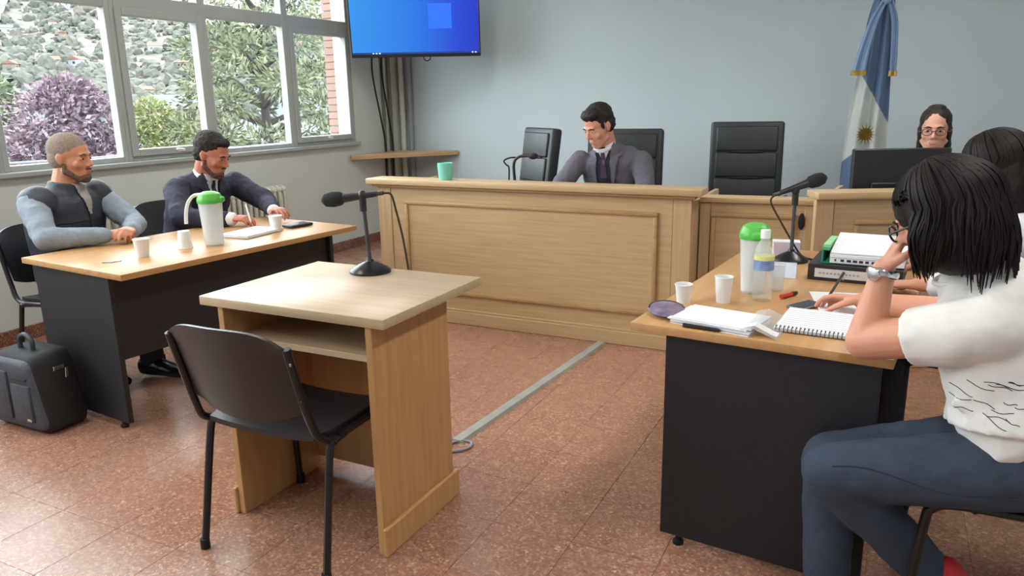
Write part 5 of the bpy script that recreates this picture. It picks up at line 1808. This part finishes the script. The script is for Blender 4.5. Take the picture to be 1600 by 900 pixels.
suit(t, O, J, m_grey, (-0.12, -1, 0.12), (1, -0.12, 0), (-1.70, 4.86, 1.01), vest_m=mat('navy_pullover', srgb(40, 40, 58), 0.9, bump=0.2, bscale=300), tie_m=mat('plum_tie', srgb(62, 48, 70), 0.5), arm=(0.074, 0.06, 0.046))
bm = NB()
ring(bm, (-1.715, 4.855, 1.118), (-0.1, -0.5, 0.87), 0.068, 0.008, 1.9)
mesh_obj('shirt_collar', rel(bm, O), mat('white_collar_judge', srgb(226, 228, 234), 0.7), t)
trousers_shoes(t, O, J)
sheet_stack('case_papers', "papers on the judge's worktop under his hands", 'papers', (-1.76, 4.47, 0.755), 8, 0.21, 0.29, 3, 0.004)

# ------------------------------------------------------------------ long hair helper
def strands(bm, h, n, phi0, phi1, length, radii, off, rnd, r=0.0055, tuck=0.02, theta_max=95, part=0.0, flare=0.0):
    a, b, c = radii
    for k in range(n):
        ph = R_(phi0 + (phi1 - phi0) * rnd.random())
        th0 = R_(rnd.uniform(4, 40))
        thm = R_(theta_max + rnd.uniform(-6, 6))
        q = 1 + rnd.uniform(-0.03, 0.035)
        pts = []
        for i in range(7):
            th = th0 + (thm - th0) * i / 6
            pts.append(h.p(a * q * math.sin(th) * math.sin(ph) + off[0], b * q * math.sin(th) * math.cos(ph) + off[1], c * q * math.cos(th) + off[2]))
        L = length * (rnd.uniform(0.72, 1.12) + 0.1 * math.sin(ph * 7))
        out = (pts[-1] - h.c)
        out.z = 0
        out = out.normalized() if out.length > 1e-5 else V((0, 0, 0))
        p = pts[-1]
        w = rnd.uniform(-0.012, 0.012)
        wav = rnd.uniform(0.002, 0.009)
        for i in range(1, 6):
            f = i / 5
            pts.append(p + V((0, 0, -L * f)) + out * (flare * math.sin(f * math.pi) - tuck * f * f) + V((out.y, -out.x, 0)) * (w * f + wav * math.sin(f * 4.5 + ph * 9)) + out * wav * math.sin(f * 5 + ph * 5))
        rr = [r * 0.5] + [r] * (len(pts) - 3) + [r * 0.8, r * 0.25]
        tube(bm, pts, rr, 5)

def long_hair(h, t, O, m, vols, sets, seed, vox=0.006, world=()):
    rnd = random.Random(seed)
    bm = NB()
    for c, r in world:
        ell(bm, c, r)
    for c, r in vols:
        h.e(bm, c, r)
    o, _ = remesh_obj('hair', bm, vox, 4, m, t, 0.006, 0.03, O)
    bm = NB()
    for kw in sets:
        strands(bm, h, rnd=rnd, **kw)
    s = mesh_obj('hair_strands', rel(bm, O), m, o)
    s['kind'] = 'stuff'
    return o

def spectacles(h, t, O, m, w=0.024, hh=0.018, tr=0.0022):
    bm = NB()
    for s in (-1, 1):
        pts = [h.p(s * 0.033 + w * math.cos(k * math.pi / 10), 0.105 - abs(0.012 * math.cos(k * math.pi / 10)) * 0, 0.0 + hh * math.sin(k * math.pi / 10)) for k in range(21)]
        tube(bm, pts, tr, 6)
        tube(bm, [h.p(s * 0.057, 0.104, 0.004), h.p(s * 0.078, 0.095, 0.004), h.p(s * 0.084, 0.04, 0.006), h.p(s * 0.086, -0.01, 0.008)], tr, 6)
    tube(bm, [h.p(-0.01, 0.106, 0.003), h.p(0, 0.108, 0.006), h.p(0.01, 0.106, 0.003)], tr, 6)
    g = mesh_obj('glasses_frame', rel(bm, O), m, t)
    for s in (-1, 1):
        bm = NB()
        h.e(bm, (s * 0.033, 0.105, 0), (w, 0.001, hh), 2)
        mesh_obj('lens', rel(bm, O), glass_mat('lens_glass', (0.96, 0.97, 0.98)), g)

# ---- clerk behind the monitor
t = thing('person', 'woman with glasses and tied-back dark hair behind the monitor', 'person', (0.30, 5.22, 0))
O = V(t.location)
J = dict(torso=[((0.32, 5.25, 0.53), 0.165, 0.12), ((0.31, 5.24, 0.68), 0.14, 0.11), ((0.28, 5.23, 0.84), 0.155, 0.12), ((0.25, 5.22, 0.95), 0.155, 0.09), ((0.235, 5.215, 1.02), 0.07, 0.06)],
         shR=(0.075, 5.16, 0.945), elR=(0.02, 5.05, 0.80), wrR=(0.13, 4.86, 0.80),
         shL=(0.425, 5.27, 0.945), elL=(0.46, 5.12, 0.80), wrL=(0.33, 4.95, 0.80),
         hipR=(0.24, 5.2, 0.54), knR=(0.20, 4.86, 0.54), anR=(0.20, 4.9, 0.105), toeR=(0, -1, 0),
         hipL=(0.40, 5.22, 0.54), knL=(0.42, 4.95, 0.54), anL=(0.42, 5.0, 0.105), toeL=(0, -1, 0))
sk = skin_mat('light_skin', srgb(216, 166, 144))
h = Head((0.222, 5.185, 1.21), (-0.08, -0.985, -0.10), 1.06)
bm = NB()
base_body(bm, J, 0.84, (0.04, 0.036, 0.024))
add_head(bm, h, (0.235, 5.215, 1.03), 0.05, True)
add_hand(bm, (0.135, 4.855, 0.795), (0.15, -0.95, -0.1), (0, 0, -1), True, s=0.92)
add_hand(bm, (0.325, 4.945, 0.795), (-0.3, -0.9, -0.1), (0, 0, -1), False, s=0.92)
remesh_obj('body', bm, 0.0055, 3, sk, t, 0, 0.1, O)
m_hairD = hair_mat('dark_brown_hair', srgb(38, 32, 30), srgb(64, 54, 48))
face_parts(h, t, O, m_hairD, True)
short_hair('hair', h, t, O, m_hairD, [((0, -0.018, 0.047), (0.081, 0.095, 0.084)), ((0, -0.045, -0.01), (0.079, 0.068, 0.08)), ((0.070, -0.01, -0.02), (0.016, 0.03, 0.06)), ((-0.070, -0.01, -0.02), (0.016, 0.03, 0.06)), ((0, -0.01, 0.118), (0.045, 0.05, 0.018)),
                                      ((0.068, -0.03, -0.09), (0.02, 0.03, 0.05)), ((-0.068, -0.03, -0.09), (0.02, 0.03, 0.05))], disp=0.006, ds=0.02)
spectacles(h, t, O, mat('brown_frame', srgb(96, 66, 60), 0.3))
bm = NB()
side = (V(J['shR']) - V(J['shL'])).normalized()
torso(bm, [(c, a * 1.05, b * 1.05) for c, a, b in J['torso'][:4]], side)
for S in 'LR':
    limb(bm, [J['sh' + S], J['el' + S], J['wr' + S]], (0.065, 0.054, 0.04))
remesh_obj('blouse', bm, 0.009, 5, mat('black_blouse', srgb(40, 40, 46), 0.85), t, 0.012, 0.06, O)
trousers_shoes(t, O, J)

# ---- woman at the far end of the right desk
t = thing('person', 'woman with long dark hair and a pale top, partly hidden behind the woman in white', 'person', (0.50, 3.06, 0))
O = V(t.location)
J = dict(torso=[((0.53, 3.06, 0.53), 0.165, 0.125), ((0.51, 3.06, 0.68), 0.145, 0.12), ((0.455, 3.06, 0.85), 0.165, 0.125), ((0.415, 3.06, 0.975), 0.165, 0.10), ((0.385, 3.06, 1.04), 0.075, 0.065)],
         shL=(0.405, 2.875, 0.975), elL=(0.28, 2.82, 0.80), wrL=(0.13, 2.865, 0.785),
         shR=(0.415, 3.245, 0.97), elR=(0.28, 3.33, 0.80), wrR=(0.15, 3.33, 0.785),
         hipL=(0.47, 2.97, 0.54), knL=(0.06, 2.96, 0.54), anL=(0.08, 2.96, 0.105), toeL=(-1, 0, 0),
         hipR=(0.47, 3.15, 0.54), knR=(0.06, 3.18, 0.54), anR=(0.08, 3.18, 0.105), toeR=(-1, 0, 0))
sk = skin_mat('medium_skin', srgb(200, 146, 120))
h = Head((0.325, 3.07, 1.155), (-0.80, 0.42, -0.42), 1.0)
bm = NB()
base_body(bm, J, 0.84, (0.042, 0.037, 0.025))
add_head(bm, h, (0.39, 3.06, 1.0), 0.05, True)
add_hand(bm, (0.125, 2.865, 0.782), (-0.9, 0.2, -0.1), (0, 0, -1), False, s=0.92)
add_hand(bm, (0.145, 3.33, 0.782), (-0.9, -0.1, -0.1), (0, 0, -1), True, s=0.92)
remesh_obj('body', bm, 0.0055, 3, sk, t, 0, 0.1, O)
m_hairE = hair_mat('long_dark_hair', srgb(18, 15, 16), srgb(42, 34, 32))
face_parts(h, t, O, m_hairE, True)
long_hair(h, t, O, m_hairE, [((0, -0.015, 0.04), (0.088, 0.105, 0.094)), ((0, -0.05, -0.03), (0.09, 0.078, 0.10)), ((-0.068, 0.0, -0.05), (0.025, 0.05, 0.09)), ((0.068, 0.0, -0.05), (0.025, 0.05, 0.09))],
          [dict(n=480, phi0=50, phi1=310, length=0.2, radii=(0.097, 0.115, 0.103), off=(0, -0.015, 0.035), r=0.0036), dict(n=120, phi0=50, phi1=310, length=0.17, radii=(0.09, 0.106, 0.097), off=(0, -0.015, 0.035), r=0.0055)], 5, world=[((0.37, 3.045, 1.095), (0.10, 0.10, 0.12)), ((0.385, 3.04, 1.05), (0.09, 0.092, 0.09))])
bm = NB()
side = (V(J['shR']) - V(J['shL'])).normalized()
torso(bm, [(c, a * 1.06, b * 1.06) for c, a, b in J['torso'][:4]], side)
for S in 'LR':
    limb(bm, [J['sh' + S], J['el' + S], V(J['el' + S]) + (V(J['wr' + S]) - V(J['el' + S])) * 0.6], (0.068, 0.056, 0.046))
remesh_obj('top', bm, 0.009, 5, mat('pale_grey_top', srgb(214, 214, 220), 0.85), t, 0.014, 0.06, O)
trousers_shoes(t, O, J)

# ---- woman in the white T-shirt, chin on her hand
t = thing('person', 'woman in white T-shirt and jeans resting her chin on her hand while writing', 'person', (0.42, 2.10, 0))
O = V(t.location)
J = dict(torso=[((0.385, 2.10, 0.545), 0.19, 0.155), ((0.355, 2.105, 0.68), 0.185, 0.15), ((0.295, 2.12, 0.82), 0.185, 0.14), ((0.24, 2.135, 0.915), 0.175, 0.11), ((0.20, 2.14, 0.985), 0.085, 0.07)],
         shL=(0.215, 1.965, 0.885), elL=(-0.015, 2.075, 0.797), wrL=(0.012, 2.115, 0.985),
         shR=(0.265, 2.30, 0.935), elR=(0.19, 2.46, 0.795), wrR=(-0.035, 2.535, 0.79),
         hipL=(0.38, 2.01, 0.545), knL=(-0.06, 1.985, 0.46), anL=(0.185, 2.10, 0.165), toeL=(-0.62, 0.05, -0.78),
         hipR=(0.38, 2.17, 0.545), knR=(-0.07, 2.095, 0.44), anR=(-0.055, 2.06, 0.10), toeR=(-0.35, -0.94, 0))
sk = skin_mat('rosy_skin', srgb(212, 156, 130))
h = Head((0.125, 2.115, 1.122), (-0.86, 0.26, -0.44), 1.0)
bm = NB()
base_body(bm, J, 0.84, (0.06, 0.048, 0.028), (0.075, 0.055, 0.038))
add_head(bm, h, (0.205, 2.14, 0.985), 0.052, True)
add_hand(bm, (0.012, 2.115, 0.985), (0.42, 0.12, 0.88), (0.85, 0.05, -0.42), False, (0.55, 0.6, 0.65, 0.7), s=0.95, thumb=0.5)
add_hand(bm, (-0.03, 2.535, 0.79), (-0.86, 0.42, -0.08), (-0.1, -0.35, -0.93), True, (0.35, 0.5, 0.6, 0.65), s=0.95, thumb=0.55, tin=0.4)
body, btree = remesh_obj('body', bm, 0.0045, 3, sk, t, 0, 0.1, O)
m_hairF = hair_mat('black_bob_hair', srgb(16, 13, 15), srgb(38, 30, 32))
face_parts(h, t, O, m_hairF, True, closed=True)
long_hair(h, t, O, m_hairF, [((0, -0.018, 0.04), (0.098, 0.112, 0.098)), ((0, -0.05, -0.02), (0.104, 0.088, 0.10)), ((-0.078, 0.0, -0.005), (0.03, 0.05, 0.08)), ((0.078, 0.02, -0.02), (0.03, 0.055, 0.085)), ((0, -0.055, -0.02), (0.102, 0.09, 0.1))],
          [dict(n=130, phi0=283, phi1=325, length=0.012, radii=(0.0995, 0.1135, 0.0995), off=(0, -0.018, 0.04), tuck=0.004, flare=0.0, r=0.003, theta_max=64),
           dict(n=620, phi0=52, phi1=288, length=0.15, radii=(0.108, 0.122, 0.106), off=(0, -0.018, 0.038), tuck=0.02, flare=0.012, r=0.0036),
           dict(n=150, phi0=52, phi1=285, length=0.13, radii=(0.098, 0.112, 0.1), off=(0, -0.018, 0.036), tuck=0.015, flare=0.005, r=0.005),
           dict(n=130, phi0=140, phi1=250, length=0.2, radii=(0.108, 0.132, 0.104), off=(0, -0.02, 0.03), tuck=-0.04, flare=0.02, r=0.0036)], 9, world=[((0.168, 2.112, 1.075), (0.104, 0.104, 0.095)), ((0.175, 2.112, 1.04), (0.092, 0.096, 0.058))])
spectacles(h, t, O, mat('black_frame', srgb(26, 24, 26), 0.3), w=0.026, hh=0.02, tr=0.003)
m_tee = mat('white_cotton', srgb(226, 226, 224), 0.85, var=0.03, scale=20, bump=0.1, bscale=260)
bm = NB()
side = (V(J['shR']) - V(J['shL'])).normalized()
torso(bm, [(V(c) + (V((0, 0, 0.105)) if i == 0 else V((0, 0, 0))), a * 1.06, b * 1.08) for i, (c, a, b) in enumerate(J['torso'][:4])], side)
loft(bm, [(V(J['torso'][3][0]), 0.14, 0.10), (V((0.213, 2.14, 0.975)), 0.095, 0.085)], side, 24)
loft(bm, [((0.355, 2.105, 0.77), 0.19, 0.155), ((0.365, 2.095, 0.68), 0.20, 0.18), ((0.37, 2.09, 0.642), 0.203, 0.188)], side, 28, 2.3, hemi=False)
for S, q in (('L', 0.55), ('R', 0.5)):
    a_, b_ = V(J['sh' + S]), V(J['el' + S])
    loft(bm, [(a_ + (a_ - b_) * 0.1 + V((0.02, 0.03 if S == 'L' else -0.03, 0.0)), 0.08, 0.08), (a_ + (b_ - a_) * 0.15, 0.082, 0.078), (a_ + (b_ - a_) * q, 0.072, 0.07)], (b_ - a_).orthogonal(), 22, hemi=False)
for S in 'LR':
    ell(bm, V(J['sh' + S]) + V((0.02, 0.012 if S == 'L' else -0.012, 0)), (0.088, 0.08, 0.08))
for p, q, r in (((0.20, 1.95, 0.84), (0.36, 1.915, 0.74), 0.014), ((0.23, 1.945, 0.80), (0.42, 1.915, 0.68), 0.012), ((0.19, 1.97, 0.70), (0.38, 1.92, 0.63), 0.014), ((0.22, 1.955, 0.66), (0.40, 1.915, 0.61), 0.012), ((0.30, 1.95, 0.90), (0.42, 1.95, 0.80), 0.012)):
    capsule(bm, p, r * 0.6, q, r)
tee, ttree = remesh_obj('tshirt', bm, 0.007, 4, m_tee, t, 0.012, 0.08, O)
bm = NB()
rnd = random.Random(3)
pf = dict(o=(0.205, 1.95, 0.735), U=(1, 0, 0), W=(0, 0, 1), N=(-0.1, 1, 0))
for k in range(16):
    u, w = rnd.uniform(-0.06, 0.10), rnd.uniform(-0.045, 0.05)
    a = rnd.uniform(-0.5, 0.2)
    L = rnd.uniform(0.02, 0.055)
    stroke(bm, ttree, [(u + L * i / 6 * math.cos(a), w + L * i / 6 * math.sin(a) + 0.003 * math.sin(i * 0.9 + k)) for i in range(7)], r=0.0009, off=0.0005, **pf)
mesh_obj('black_sketch_print', rel(bm, O), mat('print_ink', srgb(40, 42, 50), 0.8), tee)
bm = NB()
ring(bm, (0.20, 2.14, 0.985), (-0.4, 0, 0.9), 0.078, 0.006, 1.0)
mesh_obj('neckband', rel(bm, O), m_tee, tee)
m_jean = mat('blue_denim', srgb(56, 68, 86), 0.9, var=0.18, scale=22, bump=0.25, bscale=320)
m_redshoe = mat('red_canvas', srgb(186, 34, 40), 0.6, var=0.1, scale=30)
jo, jt = trousers_shoes(t, O, J, m_jean, m_redshoe, (0.10, 0.078, 0.062), disp=0.012)
bm = NB()
stroke(bm, jt, [(-0.06 + 0.022 * i, 0.0 + 0.012 * math.sin(i * 0.4)) for i in range(19)], (0.0, 1.95, 0.505), (1, 0, 0), (0, 0, 1), (0, 1, 0), 0.0022, 0.0)
mesh_obj('side_seam', rel(bm, O), mat('denim_thread', srgb(44, 54, 70), 0.9), jo)
w, e = V(J['wrL']), V(J['elL'])
d = (w - e).normalized()
bm = NB(); ring(bm, w - d * 0.012, d, 0.034, 0.006, 1.8)
wt_ = thing('wristwatch', "silver wristwatch on the raised wrist of the woman in white", 'watch', w - d * 0.012)
mesh_obj('strap', rel(bm, w - d * 0.012), m_chrome, wt_)
bm = NB(); lathe(bm, [(0.001, 0.0), (0.016, 0.0), (0.016, 0.007), (0.001, 0.008)], 18, V((-0.018, -0.03, 0)), V((-0.5, -0.86, 0.05)).to_track_quat('Z', 'Y').to_matrix())
mesh_obj('case', bm, m_chrome, wt_)
pen = thing('pen', "slim grey pen in the hand of the woman in white", 'pen', (-0.152, 2.575, 0.7495))
bm = NB(); tube(bm, [(0, 0, 0.001), (0.004, -0.002, 0.012), (0.055, -0.03, 0.125)], [0.001, 0.0045, 0.0045], 8)
mesh_obj('barrel', bm, m_gunmetal, pen)
bm = NB(); box(bm, (0.054, -0.026, 0.112), (0.003, 0.003, 0.028))
mesh_obj('pocket_clip', bm, m_chrome, pen)
